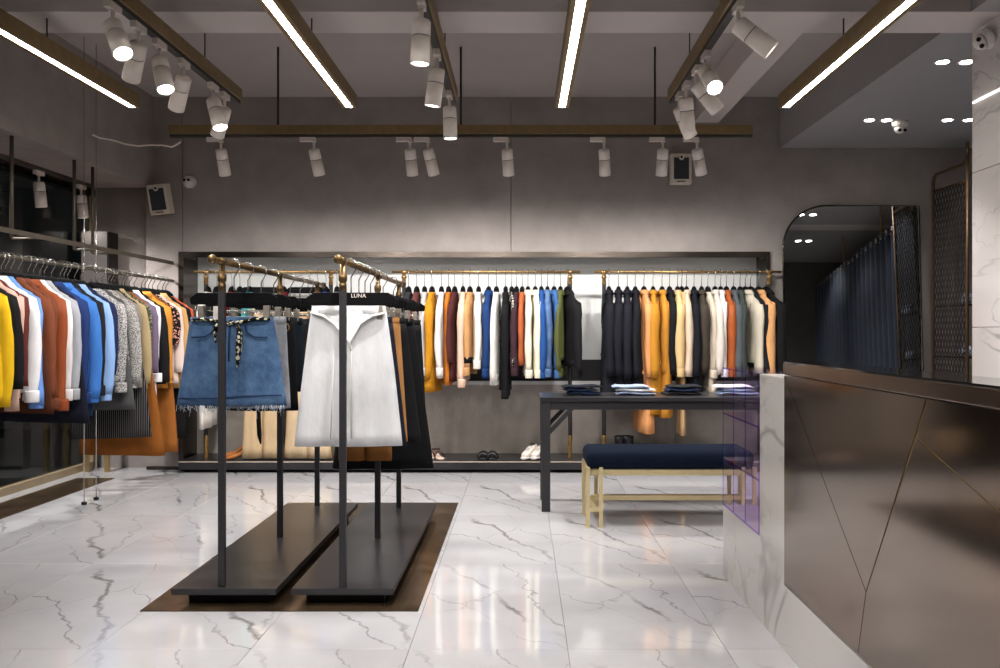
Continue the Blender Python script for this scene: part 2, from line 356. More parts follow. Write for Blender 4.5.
# ------------------------------------------------------------------ lamps
LEDX = (-2.43, -1.076, .25, 1.645); LEDLAB = ('by the shop window', 'between the left and middle spot tracks', 'between the middle and right spot tracks', 'beside the lowered ceiling')
for X, lab in zip(LEDX, LEDLAB):
    t = thing('linear_lamp', 'long brass linear LED lamp hanging '+lab, 'lamp', (X, 3.4, 2.6), 0, 'linear LED lamps')
    y0, y1 = -3.2, 1.98
    MB().box(-.042, .042, y0, y1, .012, .085).build('housing', M['brass_dk'], t, bevel=.003)
    for sx in (-1, 1): MB().box(sx*.031-.011, sx*.031+.011, y0, y1, 0, .012).build('side_lip', M['brass_dk'], t)
    MB().box(-.02, .02, y0+.01, y1-.01, .002, .011).build('diffuser', M['led'], t)
    for y in (-1.5, 1.0): MB().cyl((0,y,.085), (0,y,ZC-2.6-.001 if y < .5 else ZB-2.6-.001), .004, 6).build('suspension_wire', M['steelrod'], t)

LM = {}
LM['adapter'] = MB().box(-.015,.015,-.055,.055,-.03,0).mesh('adapter', M['lampwhite'])
LM['stem'] = MB().cyl((0,0,-.03),(0,0,-.085),.009,8).lathe([(.018,-.035),(.018,-.03)],12).mesh('stem', M['lampwhite'])
LM['head'] = MB().lathe([(.02,.062),(.034,.06),(.04,.052),(.041,-.01)],20).lathe([(.041,-.014),(.042,-.128),(.039,-.13),(.036,-.118),(.0,-.116)],20).mesh('head', M['lampwhite'])
LM['seam'] = MB().lathe([(.039,-.008),(.039,-.016)],20).mesh('seam', M['lampgap'])
LM['lens'] = MB().lathe([(.036,-.121),(.036,-.123)],18).mesh('lens', M['lens'])
LM['knuckle'] = MB().box(-.012,.012,-.02,.02,.04,.085).mesh('knuckle', M['lampwhite'])
def spot(p, d, label, group, along='y', power=1.0, cone=70):
    t = thing('spot_lamp', label, 'spotlight', p, 0, group)
    inst('adapter', LM['adapter'], t, ((0,0,0) if along == 'y' else (-.045,0,0)), (0,0,0 if along == 'y' else PI/2)); inst('stem', LM['stem'], t)
    d = Vector(d).normalized(); q = d.to_track_quat('-Z', 'Y').to_euler()
    h = inst('head', LM['head'], t, (0,0,-.085)+d*.0 if False else Vector((0,0,-.09))+d*.055, q)
    inst('seam', LM['seam'], h); inst('lens', LM['lens'], h)
    l = bpy.data.lights.new('spot_beam', 'SPOT'); l.energy = SPOT_W*power; l.spot_size = math.radians(cone); l.spot_blend = .7; l.shadow_soft_size = .03
    l.color = (1, .97, .945); o = bpy.data.objects.new('spot_beam', l); C.objects.link(o); o.parent = h; o.location = (0,0,-.166)
    return t
def track(p, length, axis, label):
    t = thing('spot_track', label, 'track', p)
    if axis == 'y': MB().box(-.03,.03,0,length,.02,.09).build('housing', M['brass_dk'], t, bevel=.002); r = MB().box(-.018,.018,0,length,0,.02)
    else: MB().box(0,length,-.03,.03,.02,.085).build('housing', M['brass_dk'], t, bevel=.002); r = MB().box(0,length,-.018,.018,0,.02)
    r.build('conductor_rail', M['lampgap'], t)
    return t
ZT = 2.62
TR = ((-1.77, 'brass spot track nearest the shop window, six lamps', 'left track'), (-.43, 'brass spot track with three downward lamps in the room middle', 'mid'), (.935, 'brass spot track nearest the counter with tilted lamps', 'right'))
for X, lab, _ in TR:
    t = track((X, .6, ZT), 4.75, 'y', lab)
    for y in (1.4, 4.2): MB().cyl((0,y,.09), (0,y,ZC-ZT), .004, 6).build('suspension_rod', M['steelrod'], t)
G1 = 'spot lamps on the track nearest the window'
for y, d, lab in ((3.72, (.42,-.38,-.82), 'leaning right, farthest from back wall'), (3.97, (-.42,.5,-.76), 'leaning left, second from its free end'),
               (4.2, (.3,-.32,-.9), 'leaning right, third along its track'), (4.5, (-.42,.5,-.76), 'leaning left, third from back wall'),
               (4.93, (.3,-.22,-.93), 'leaning right, crossing the last lamp'), (5.12, (-.42,.5,-.76), 'leaning left, last at the back wall end')):
    spot((-1.77, y, ZT), d, 'white spot lamp on the window-side track '+lab, G1, power=.9 if d[0] < 0 else 1.0, cone=100 if d[0] < 0 else 70)
for y, d, lab in ((3.68, (-.04,.02,-1), 'foremost'), (4.36, (-.14,.1,-1), 'second'), (5.1, (.03,.02,-1), 'back wall end')):
    spot((-.43, y, ZT), d, 'white spot lamp on the middle track, '+lab+' lamp', 'spot lamps on the middle track')
for y, d, lab in ((3.72, (.72,-.1,-.62), 'swung far right towards the counter'), (4.38, (.10,-.72,-.68), 'shining straight out at the viewer side'),
                  (4.62, (.66,.15,-.72), 'tilted right behind the glaring lamp'), (4.9, (.12,.3,-.95), 'pointing almost straight down'), (5.12, (.45,.35,-.82), 'last one, leaning towards the back wall')):
    spot((.935, y, ZT), d, 'white spot lamp on counter-side track '+lab, 'spot lamps on the track by the counter', power=1.0 if 'glar' not in lab else 1.0)
for X, lab, _ in TR:
    for y, nm in ((1.3, 'front end'), (2.5, 'second place')):
        spot((X, y, ZT), (.1 if X < 0 else -.15,.8,-.6), 'added out-of-view spot lamp aimed at the niche, '+nm+' of the '+('window-side' if X < -1 else 'middle' if X < 0 else 'counter-side')+' track', 'added forward-aimed fill lamps', power=.5, cone=80)  # unseen fill spots added to brighten the fronts of the racks
t = track((-2.53, 6.19, 2.60), 4.185, 'x', 'long brass cross bar with hanging spots before the niche wall')
for x in (-1.756+2.53, -.44+2.53, .957+2.53): MB().cyl((x,0,.085), (x,0,ZC-2.6), .008, 8).build('suspension_rod', M['steelrod'], t)
for hx, dx, lab in ((221,.03,'first from the window end'),(314,.12,'second from the window end'),(410,.05,'third, paired beside a tilted one'),(428,.2,'fourth, tilted beside its pair'),
                    (507,.06,'fifth, above the wall seam'),(604,.08,'sixth, left of the right speaker'),(663,0,'seventh, touching the right speaker'),(697,.26,'eighth, tilted past the speaker')):
    spot(((hx-CX)/F*6.19, 6.19, 2.60), (dx,.40,-.91), 'white spot lamp on cross bar, '+lab, 'spot lamps on the cross bar', 'x', .6, 140)
# track and spots under the window soffit
t = thing('spot_track', 'thin spot track under the soffit along the shop window', 'track', (-3.68, 3.6, ZS-.03))
MB().box(-.018,.018,0,3.75,.008,.03).build('housing', M['pole'], t); MB().box(-.012,.012,0,3.75,0,.008).build('conductor_rail', M['lampgap'], t)
for y, lab in ((6.55, 'nearer the hanging poles'), (7.18, 'above the dark cabinet'), (5.3, 'out at the front part')):
    spot((-3.68, y, ZS-.03), (.05,.1,-1), 'white spot lamp under window soffit '+lab, 'spot lamps under the window soffit', power=2.0 if 6 < y < 7 else .8 if y < 6 else .25, cone=155)
# recessed downlights
for x, y, lab in ((2.63,6.51,'left one of the pair near the ceiling camera'),(2.76,6.51,'right one of the pair near the ceiling camera'),(3.22,6.51,'left one of the pair above the mesh screen'),(3.38,6.51,'right one of the pair above the mesh screen'),
               (2.5,5.11,'left one of the pair nearest the column'),(2.64,5.11,'right one of the pair nearest the column'),(3.2,5.11,'behind the column'),(3.34,5.11,'hidden right behind the column'),(3.62,3.7,'left one of the pair before the curtain'),(3.76,3.7,'right one of the pair before the curtain')):
    t = thing('downlight', 'round recessed downlight, '+lab, 'downlight', (x, y, ZB), 0, 'recessed downlights in the lowered ceiling')
    MB().lathe([(.035,-.001),(.05,-.004),(.05,.0)],20).build('ring', M['white_pl'], t); MB().lathe([(.034,-.003),(.034,-.0045)],20).build('lens', M['down'], t)
    l = bpy.data.lights.new('downlight_beam', 'SPOT'); l.energy = 4.5; l.color = (1,.96,.92); l.spot_size = math.radians(110); l.spot_blend = .6; l.shadow_soft_size = .03; o = bpy.data.objects.new('downlight_beam', l); C.objects.link(o); o.parent = t; o.location = (0,0,-.04)
# LED tape in the niche soffit
tag(MB().box(XNL+.05, XNR-.05, DW+.03, DW+.055, ZN+.02, ZN+.034).build('led_tape', M['tape']), 'slim white LED tape under the niche top edge', 'light strip')

# ------------------------------------------------------------------ wall and ceiling fittings
def speaker(p, rx, ry, rz, label):
    t = thing('wall_speaker', label, 'speaker', p); t.rotation_euler = (rx, ry, rz)
    MB().box(-.088,.088,-.09,0,-.128,.128).build('cabinet', M['cream'], t, bevel=.006)
    MB().box(-.064,.064,-.096,-.09,-.09,.094).build('grille', M['grille'], t)
    MB().cyl((0,-.09,.092),(0,-.099,.092),.022,16).build('badge_disc', M['cream'], t); MB().cyl((0,-.099,.096),(0,-.101,.096),.01,12).build('tweeter', M['lensblk'], t)
    MB().box(-.035,.035,-.0925,-.09,-.112,-.104).build('port_slot', M['lensblk'], t)
    MB().box(-.02,.02,0,.06,-.03,.03).build('bracket', M['cream'], t)
a = px(163,199.5,7.44); speaker((a.x, 7.44, a.z), math.radians(9), math.radians(-5), math.radians(-6), 'cream wall speaker with dark grille tilted beside the wall camera')
a = px(679.5,170.5,7.44); speaker((a.x, 7.44, a.z), 0, 0, 0, 'cream wall speaker hanging straight behind the cross bar')
def dome(p, rot, label, s=1.0):
    t = thing('security_camera', label, 'camera', p); t.rotation_euler = rot; t.scale = (s,s,s)
    MB().lathe([(.058,0),(.06,-.015),(.056,-.035),(.048,-.045)],24).build('base', M['white_pl'], t)
    b = MB().lathe([(.046*math.cos(a), -.05-.046*math.sin(a)) for a in [i*PI/2/8 for i in range(9)]][:-1]+[(.002,-.096)],20).build('ball', M['white_pl'], t)
    for sx in (-1,1): MB().cyl((sx*.018,-.03,-.07),(sx*.02,-.043,-.078),.012,12).build('eye', M['lensblk'], b)
    return t
dome(px(190.5,181,7.5), (math.radians(-60),0,math.radians(-4)), 'white dome camera on the back wall near the tilted speaker', .95)
dome((2.88,6.55,ZB), (0,0,0), 'white dome camera on the lowered ceiling between downlights')
dome((2.41,4.42,2.72), (math.radians(20),math.radians(60),math.radians(10)), 'white dome camera on the marble column top', .95)
tag(MB().box(2.404,2.412,3.9,4.59,2.42,2.427).build('glow_line', emit('column_glow', (255,250,244), 2.0)), 'thin light line across the marble column', 'light strip')  # thin emissive bar on the column's side face

# ------------------------------------------------------------------ hangers and garments
def hanger(p, rz, label, group, w=.2, up=0):
    """p: rail centre"""
    t = thing('clothes_hanger', label, 'hanger', p, rz, group)
    bar = [(-w,-.285,.009),(-w*.72,-.258,.010),(-w*.4,-.215,.012),(-.045,-.166,.019),(-.02,-.146,.02),(0,-.138,.018),(.02,-.146,.02),(.045,-.166,.019),(w*.4,-.215,.012),(w*.72,-.258,.010),(w,-.285,.009)]
    MB().tube([(x,0,z+up) for x, z, r in bar], [r for x, z, r in bar], 8, flat=.95).build('shoulder_bar', M['hanger'], t)
    MB().tube([(0,0,-.135+up),(0,0,-.06),(.012,0,-.04),(.024,0,-.018),(.0245,0,0),(.017,0,.018),(0,0,.025),(-.017,0,.018),(-.0245,0,0)], .003, 6).build('hook', M['chrome'], t)
    return t
def clip_hanger(p, rz, label, group, w=.2, logo=False, clipx=.155):
    t = thing('clip_hanger', label, 'hanger', p, rz, group)
    MB().prism([(-w,-.185),(w,-.185),(w+.005,-.155),(w-.03,-.13),(-w+.03,-.13),(-w-.005,-.155)], 1, -.008, .008).build('bar', M['hanger'], t, bevel=.003)
    MB().tube([(0,0,-.135),(0,0,-.06),(.012,0,-.04),(.024,0,-.018),(.0245,0,0),(.017,0,.018),(0,0,.025),(-.017,0,.018),(-.0245,0,0)], .003, 6).build('hook', M['chrome'], t)
    MB().tube([(-w+.02,0,-.18),(-w+.02,0,-.212),(w-.02,0,-.212),(w-.02,0,-.18)], .0025, 6).build('clip_wire', M['chrome'], t)
    for sx in (-1,1): MB().box(sx*clipx-.014, sx*clipx+.014, -.014, .014, -.255, -.19).build('clip', M['clip'], t, bevel=.003)
    if logo:
        cu = bpy.data.curves.new('lettering', 'FONT'); cu.body = 'LUNA'; cu.size = .026; cu.extrude = .0004; cu.align_x = 'CENTER'
        tmp = bpy.data.objects.new('tmp', cu); C.objects.link(tmp); bpy.context.view_layer.update()
        me = bpy.data.meshes.new_from_object(tmp.evaluated_get(bpy.context.evaluated_depsgraph_get())); bpy.data.objects.remove(tmp)
        me.materials.clear(); me.materials.append(M['lampwhite']); inst('lettering', me, t, (.035, -.0095, -.153), (PI/2,0,0))
    return t
def sup(a, b, th, e1=.75, e2=.85):
    c, s = math.cos(th), math.sin(th)
    return a*math.copysign(abs(c)**e1, c), b*math.copysign(abs(s)**e2, s)
def garment_body(L, sw, hw, b, rnd, n=22, drop=.085, neck=.08, amp=.010, rows=12, hemtilt=0, flare=.25):
    ph1, ph2, k1, k2 = rnd.uniform(0,6), rnd.uniform(0,6), rnd.uniform(22,34), rnd.uniform(45,60)
    st = [(0, neck, .020), (.012, neck+.02, .024), (drop*.45, sw*.62, .026), (drop*.8, sw*.9, .027), (drop*1.15, sw*1.0, b*.8)]
    zs = drop*1.15
    for i in range(1, rows+1):
        u = i/rows; z = zs+(L-zs)*u
        a = sw*(1-.1*math.sin(min(1,u*1.6)*PI)*.6)+(hw-sw)*u**1.2
        st.append((z, a, b*(.85+flare*u)))
    rings = []
    for z, a, bb in st:
        u = z/L; r = []
        for k in range(n):
            x, y = sup(a, bb, 2*PI*k/n)
            f = amp*min(1, u*1.6)*(math.sin(k1*x+ph1+u*1.5)+.5*math.sin(k2*x+ph2-u))
            r.append((x*(1+.02*math.sin(ph1+u*5)), y+f, L-z+hemtilt*x*u))
        rings.append(r)
    o = MB().loft(rings, cap=False); o.f.append(tuple(range(n))); o.sm.append(False); return o
def sleeve(s, L, sw, slen, b, rnd, drop=.085, r0=.058, r1=.04):
    rows = 9; rings = []; ph = rnd.uniform(0,6); bow = rnd.uniform(-.015,.035); fwd = rnd.uniform(-.016,.012); sw_ = rnd.uniform(-.02,.03); k1 = rnd.uniform(.85,1.2)
    for i in range(rows+1):
        u = i/rows
        cx = s*(sw*.97+bow*math.sin(u*PI*.8)+sw_*u); cz = L-drop*1.05-.02-slen*u; cy = fwd*math.sin(u*PI)
        rx = (r0+(r1-r0)*u)*(1+.05*math.sin(u*17+ph)); ry = min(b*.85, rx*.7)*k1*(1+.14*math.sin(u*11+ph))
        if i == 0: rx *= .72; ry *= .7; cz += .025
        rings.append([(cx+rx*math.cos(2*PI*k/12), cy+ry*math.sin(2*PI*k/12), cz+ (.02*math.cos(2*PI*k/12)*-s*(1-u))) for k in range(12)])
    return MB().loft(rings, cap=False)
def ring_band(a, b, prof, n=18, gap=0):
    rings = []
    for f, z in prof: rings.append([(a*f*math.cos(t), b*f*math.sin(t), z) for t in [(-PI/2+gap)+(2*PI-2*gap)*k/(n-1) for k in range(n)]])
    return MB().loft(rings, cap=False, close=False)
SHORT = set()
def garment(p, rz, short, where, col, kind, zb, group, pat='plain', col2=None, b=.03, sw=None, hw=None, slen=None, hang=True, cat=None, seed=None, trimcol=None, rough=.85, hemcol=None, tag_it=False):
    """p: rail centre (x, y, z); zb: hem height"""
    assert short not in SHORT, short
    if sw is None: sw = .2 if p[0] < -3 else .18
    SHORT.add(short); rnd = random.Random(seed if seed is not None else sum(map(ord, short)))
    up = .035 if p[0] < -3 else 0; ztop = p[2]-.184+up; L = ztop-zb; m = fabric(col, pat, col2, rough)
    t = thing(kind, short+' '+where, cat or kind.replace('_', ' '), (p[0], p[1], zb), rz, group)
    if hw is None: hw = {'dress': .26 if p[0] < -3 else .2, 'coat': .215, 'skirt': .24}.get(kind, sw*1.06)
    garment_body(L, sw, hw, b, rnd, amp=max(b*.28, .009 if kind == 'dress' else 0), hemtilt=rnd.uniform(-.05,.05), flare=.6 if kind == 'coat' else .25).build('body', m, t, solid=.003)
    sl = slen if slen is not None else {'shirt': .58, 'sweater': .56, 'jacket': .57, 'coat': .6, 'blouse': .5, 'cardigan': .58, 'dress': 0, 'blazer': .58}.get(kind, .55)
    if sl:
        for s in (-1, 1):
            o = sleeve(s, L, sw, sl*rnd.uniform(.96,1.04), b, rnd, r0=.062 if kind in ('coat','jacket','blazer') else .055, r1=.045 if kind in ('coat','jacket','blazer') else .038).build('sleeve', m, t, solid=.003)
            if kind in ('shirt', 'sweater', 'cardigan', 'jacket'):
                zc = L-.085*1.05-.02-sl*.97
                MB().loft([[(s*(sw*.985+.012)+.0395*f*math.cos(2*PI*k/12), min(b*.95,.03)*f*math.sin(2*PI*k/12), zc+dz) for k in range(12)] for f, dz in ((1.0,.02),(1.06,.01),(1.04,-.045),(.98,-.05))], cap=False).build('cuff', fabric(trimcol, 'plain') if trimcol else m, o, solid=.002)
    cm = fabric(trimcol, 'plain') if trimcol else m
    if kind in ('shirt', 'jacket'):
        ring_band(.068, .03, [(1.1,L-.03),(.95,L+.018),(1.02,L+.026),(1.3,L+.0),(1.42,L-.02)], gap=.25).build('collar', cm, t, solid=.003)
    elif kind in ('coat', 'blazer'):
        ring_band(.072, .03, [(1.12,L-.035),(.95,L+.02),(1.05,L+.026),(1.45,L-.01)], gap=.3).build('collar', cm, t, solid=.004)
        for s in (-1, 1):
            MB().add([(s*.03,-b*.95-.004,L+.0),(s*.105,-b*.98-.006,L-.09),(s*.09,-b*1.0-.008,L-.13),(s*.012,-b*1.05-.01,L-.27)], [(0,1,2,3)]).build('lapel', cm, t, solid=.005)
    elif kind in ('sweater', 'cardigan', 'blouse', 'dress'):
        ring_band(.07, .027, [(1.12,L-.02),(1.1,L-.002),(1.0,L+.008),(.94,L-.004)]).build('neckline', cm, t, solid=.002)
    if kind in ('shirt', 'jacket', 'coat', 'blazer', 'cardigan'):
        pl = MB(); nb_ = 5 if kind != 'coat' else 4
        br = .009 if kind != 'coat' else .016
        bmesh_ = MB().cyl((0,0,0),(0,-.006,0),br,8).mesh('button', M['lensblk'] if sum(col) > 330 and kind in ('coat','jacket') else M['cream'] if sum(col) < 330 and kind == 'jacket' else m)
        for i in range(nb_): inst('button', bmesh_, t, (.012, -b*1.12, L-.16-(L-.3)*i/nb_*.8))
    if kind in ('sweater', 'cardigan', 'jacket'):
        MB().loft([[ (sup((hw)*1.03,b*1.18,2*PI*k/20)[0], sup(hw*1.03,b*1.18,2*PI*k/20)[1], z) for k in range(20)] for z in (.05,.0)], cap=False).build('hem_band', fabric(hemcol) if hemcol else cm, t, solid=.004)
    if kind == 'coat':
        for s in (-1,1): MB().box(s*.13-.06,s*.13+.06,-b*1.12-.006,-b*1.0,L*.42,L*.42+.03).build('pocket_flap', m, t)
    if tag_it: 
        MB().tube([(-.21,-.03,.0),(-.21,-.03,-.1)], .001, 4).box(-.225,-.195,-.032,-.030,-.17,-.1).build('price_tag', M['white_pl'], t)
    if hang: hanger(p, rz, 'black hanger holding the '+short, 'hangers: '+group, w=sw*.93, up=up)
    return t

# --- rails
def wall_rail(x0, x1, posts, label):
    t = thing('clothes_rail', label, 'clothes rail', (0, 7.42, .104), 0, 'brass rails on the niche platform')
    z = 1.718-.104
    MB().cyl((x0,0,z),(x1,0,z),.011,12).build('rail', M['brass'], t)
    for x in posts:
        p = MB().cyl((x,0,.0),(x,0,z-.10),.0175,12).build('post', M['black'], t)
        MB().lathe([(.02,0),(.02,.01),(.018,.02),(.019,.2),(.0178,.205)],14,(x,0,0)).build('brass_sleeve', M['brass'], p)
        MB().lathe([(.018,-.11),(.02,-.10),(.015,-.06),(.022,-.055),(.022,-.035),(.014,-.03),(.014,.0)],14,(x,0,z)).cyl((x-.03,0,z),(x+.03,0,z),.015,12).build('tee_joint', M['brass'], p)
X7 = lambda x: (x-CX)/F*7.42
wall_rail(X7(194), X7(345), (X7(206), X7(331)), 'brass clothes rail behind the denim skirt rack')
wall_rail(X7(392), X7(580), (X7(404), X7(570)), 'brass clothes rail in the middle of the niche')
wall_rail(X7(594), X7(781), (X7(604), X7(769)), 'brass clothes rail at the mirror end of the niche')

WB = [ # hook x, short description, kind, colour, hem y, extra
 (408.7,'charcoal ribbed top','sweater',(48,46,50),372,{}),
 (416.8,'dull maroon top','blouse',(96,54,50),378,{}),
 (424.6,'pale grey knit top','sweater',(182,180,180),379,{'sw':.18}),
 (432.0,'mustard yellow tunic','dress',(192,130,26),392,{'b':.045,'slen':.62,'hw':.2}),
 (441.5,'white fine-knit sweater','sweater',(226,220,216),378,{}),
 (448.7,'ochre brown dress','dress',(182,106,32),384,{'b':.033,'hw':.2}),
 (454.8,'dark burgundy top','blouse',(74,34,34),381,{}),
 (463.0,'blush pink cardigan','cardigan',(228,190,166),380,{'b':.042,'slen':.66}),
 (470.0,'camel tan sweater','sweater',(196,148,98),363,{'b':.036,'hemcol':(26,24,26)}),
 (478.6,'ivory knit pullover','sweater',(236,226,214),367,{'b':.042,'slen':.5,'hemcol':(30,28,30)}),
 (488.7,'navy blue hooded top','jacket',(26,56,108),378,{'b':.036}),
 (496.5,'white waffle-knit top','sweater',(232,228,222),380,{'slen':.64}),
 (505.7,'long black cardigan','cardigan',(22,21,24),390,{'b':.042,'slen':.76}),
 (511.7,'black and white print blouse','blouse',(34,32,36),360,{'pat':'floral','col2':(190,182,172),'b':.022}),
 (516.6,'dark plum sweater','sweater',(58,36,44),371,{'b':.03}),
 (522.2,'rust orange blouse','blouse',(176,92,54),362,{'b':.026}),
 (528.0,'cream linen shirt','shirt',(232,224,204),373,{'b':.034}),
 (535.2,'cream pleated shirt','shirt',(226,218,196),372,{'b':.034}),
 (541.3,'royal blue dress shirt','shirt',(32,76,138),375,{'b':.032}),
 (547.5,'frayed blue denim jacket','jacket',(62,88,132),369,{'pat':'denim','col2':(110,138,178),'b':.042,'hw':.18}),
 (554.0,'bright blue denim shirt','shirt',(58,98,154),362,{'b':.028}),
 (560.4,'olive green jacket','jacket',(84,88,48),360,{'b':.032}),
 (567.5,'short black jacket','jacket',(28,27,31),366,{'b':.05})]
for i, (hx, sh, kind, colr, by, ex) in enumerate(WB):
    garment((X7(hx), 7.42, 1.718), math.radians(-90+random.uniform(-7,7)+(20 if i == len(WB)-1 else 0)), sh, 'on the middle wall rail', colr, kind, zat(by, 7.3), 'clothes on the middle wall rail', **ex)
WC = [
 (609.0,'plain navy trench coat','coat',(30,31,42),404,{'b':.052}),
 (618.5,'belted navy trench coat','coat',(32,32,44),408,{'b':.046}),
 (627.2,'navy cape-front trench coat','coat',(34,34,46),408,{'b':.045}),
 (635.2,'short-collared ink blue coat','coat',(28,29,40),402,{'b':.045}),
 (643.9,'long peach camel coat','coat',(220,152,98),432,{'b':.042,'slen':.62}),
 (653.0,'golden mustard coat','coat',(192,132,40),414,{'b':.046}),
 (662.0,'ochre coat with dark buttons','coat',(196,134,48),417,{'b':.042}),
 (669.4,'black blazer','blazer',(27,27,33),374,{'b':.045}),
 (677.5,'cream beige jacket','jacket',(216,186,134),368,{'b':.045}),
 (681.8,'long sand trousers suit','dress',(208,172,126),436,{'b':.024,'hw':.12,'sw':.16,'tag_it':True}),
 (686.5,'pale beige linen blazer','blazer',(214,192,168),370,{'b':.04}),
 (694.0,'midnight navy coat','coat',(28,30,42),398,{'b':.04}),
 (701.5,'dark olive brown blazer','blazer',(66,58,50),374,{'b':.044}),
 (707.8,'warm white long cardigan','cardigan',(214,200,180),392,{'b':.032}),
 (715.0,'off-white blazer','blazer',(222,212,202),371,{'b':.04}),
 (720.6,'bright white jacket','jacket',(238,236,236),366,{'b':.03}),
 (726.3,'rust brown leather jacket','jacket',(168,88,44),367,{'b':.042,'rough':.5}),
 (733.6,'slate grey jacket','jacket',(84,90,94),366,{'b':.04}),
 (740.0,'dark green-grey jacket','jacket',(62,68,66),364,{'b':.034}),
 (745.2,'oatmeal short blazer','blazer',(212,202,182),362,{'b':.03}),
 (750.5,'dark navy bomber jacket','jacket',(32,34,44),366,{'b':.05}),
 (758.4,'camel wool blazer','blazer',(222,166,110),356,{'b':.045}),
 (766.0,'black short coat','coat',(24,24,27),372,{'b':.045,'sw':.19,'hw':.2})]
for i, (hx, sh, kind, colr, by, ex) in enumerate(WC):
    garment((X7(hx), 7.42, 1.718), math.radians(-90+random.uniform(-7,7)+(0 if i < len(WC)-4 else 22)), sh, 'on the wall rail at mirror end', colr, kind, zat(by, 7.3), 'clothes on the mirror-end wall rail', **ex)

# --- left rail by the window, hung on cables
XG = -3.04; ZR = 1.645
t = thing('hanging_rail', 'bronze double hanging rail along the shop window', 'clothes rail', (XG, 5.9, 0))
MB().obox((0,-2.2,1.8),(0,1.59,1.8),.012,.03).build('upper_bar', M['pole'], t)
MB().cyl((0,-2.2,ZR),(0,1.59,ZR),.012,12).build('lower_rail', M['pole'], t)
for y in (5.51, 6.28, 6.55):
    p = MB().cyl((-.23,y-5.9,1.8),(-.23,y-5.9,ZS),.0125,10).build('ceiling_pole', M['pole'], t); MB().cyl((-.23,y-5.9,1.8),(0,y-5.9,1.8),.009,8).build('pole_arm', M['pole'], p)
for y in (5.97, 6.14):
    c = MB().cyl((0,y-5.9,0.0),(0,y-5.9,ZC),.0028,6).build('cable', M['chrome'], t)
    MB().lathe([(.018,0),(.018,.02)],12,(0,y-5.9,0)).build('floor_anchor', M['lensblk'], c)
    for z in (1.62,1.67,1.78,1.83): MB().lathe([(.008,-.01),(.008,.01)],10,(0,y-5.9,z)).build('crimp', M['chrome'], c)
DX = lambda tip: 2.83*F/(522-tip)
LR = [ # shoulder tip px x, description, kind, colour, hem y, extra
 (2,'bright yellow tunic','dress',(222,176,22),402,{'slen':.6,'hw':.24}),
 (11,'black satin blouse','blouse',(26,24,28),399,{}),
 (19,'blush beige blouse','blouse',(214,176,160),400,{'slen':.62}),
 (24,'thin burgundy top','blouse',(92,40,36),385,{}),
 (31,'crisp white shirt','shirt',(228,226,228),392,{'slen':.56}),
 (37,'sky blue shirt','shirt',(104,146,214),388,{'slen':.6}),
 (41,'long chocolate brown dress','dress',(78,40,22),412,{'b':.024,'hw':.3}),
 (46,'cinnamon brown shirt','shirt',(116,62,38),394,{'slen':.6}),
 (53,'darker cinnamon shirt','shirt',(104,56,36),394,{'slen':.62}),
 (62,'rust satin shirt','shirt',(136,66,32),397,{'slen':.64,'rough':.6}),
 (67,'white lace-edge shirt','shirt',(212,206,204),386,{'b':.022}),
 (73,'light grey shirt','shirt',(156,158,164),384,{}),
 (77,'long navy skirt dress','dress',(24,28,48),422,{'b':.022,'hw':.3}),
 (84,'dark navy blue shirt','shirt',(28,48,98),390,{'slen':.62}),
 (92,'mid blue denim shirt','shirt',(58,112,186),390,{'slen':.62}),
 (95.5,'dark wash denim dress','dress',(38,56,88),417,{'b':.024,'hw':.2}),
 (99,'black thin shirt','shirt',(36,35,42),388,{'b':.024}),
 (105.5,'pale blue cotton shirt','shirt',(138,172,222),394,{'slen':.62}),
 (111,'deep navy blouse','blouse',(28,36,70),380,{'b':.024}),
 (121,'grey speckled cardigan','cardigan',(86,84,86),384,{'pat':'speckle','col2':(196,192,190),'b':.036}),
 (126,'charcoal pleated dress','dress',(74,74,74),410,{'b':.024,'hw':.27}),
 (131,'grey melange sweater','sweater',(96,94,94),388,{'pat':'speckle','col2':(184,180,176)}),
 (136.5,'taupe knit sweater','sweater',(128,120,110),386,{'b':.026}),
 (139.5,'pinstripe black dress','dress',(30,29,33),438,{'pat':'stripe','col2':(120,116,116),'b':.022,'hw':.3}),
 (142.5,'khaki sand shirt','shirt',(164,144,108),390,{'b':.026}),
 (146.5,'olive leaf print blouse','blouse',(62,66,52),388,{'pat':'floral','col2':(134,134,104),'b':.026}),
 (149.5,'long ochre skirt dress','dress',(140,82,28),455,{'b':.022,'hw':.32}),
 (152,'muted purple blouse','blouse',(110,94,116),392,{'b':.022}),
 (156.5,'snow white shirt with long tail','shirt',(232,230,232),426,{'b':.026,'slen':.54}),
 (161,'plain black sweater','sweater',(28,26,30),384,{'b':.03}),
 (168,'ochre orange shirt','shirt',(206,138,52),388,{'slen':.56}),
 (171,'caramel brown long dress','dress',(150,90,36),452,{'b':.022,'hw':.26}),
 (174.5,'black floral print dress','dress',(26,22,26),444,{'pat':'floral','col2':(210,150,130),'b':.026,'slen':.3,'hw':.22}),
 (178,'ivory pink blouse','blouse',(230,208,198),384,{'b':.022}),
 (183,'tan camel shirt','shirt',(206,162,104),388,{'b':.028}),
 (187.5,'black evening dress','dress',(24,23,26),438,{'b':.024,'slen':.5,'hw':.2}),
 (190.5,'coral orange top','blouse',(206,96,62),370,{'b':.02})]
for i, (tip, sh, kind, colr, by, ex) in enumerate(LR):
    D = DX(tip)
    garment((XG, D, ZR), math.radians(random.uniform(-2.5,2.5)), sh, 'on the rail along the shop window', colr, kind, zat(by, D), 'clothes on the rail along the window', **ex)
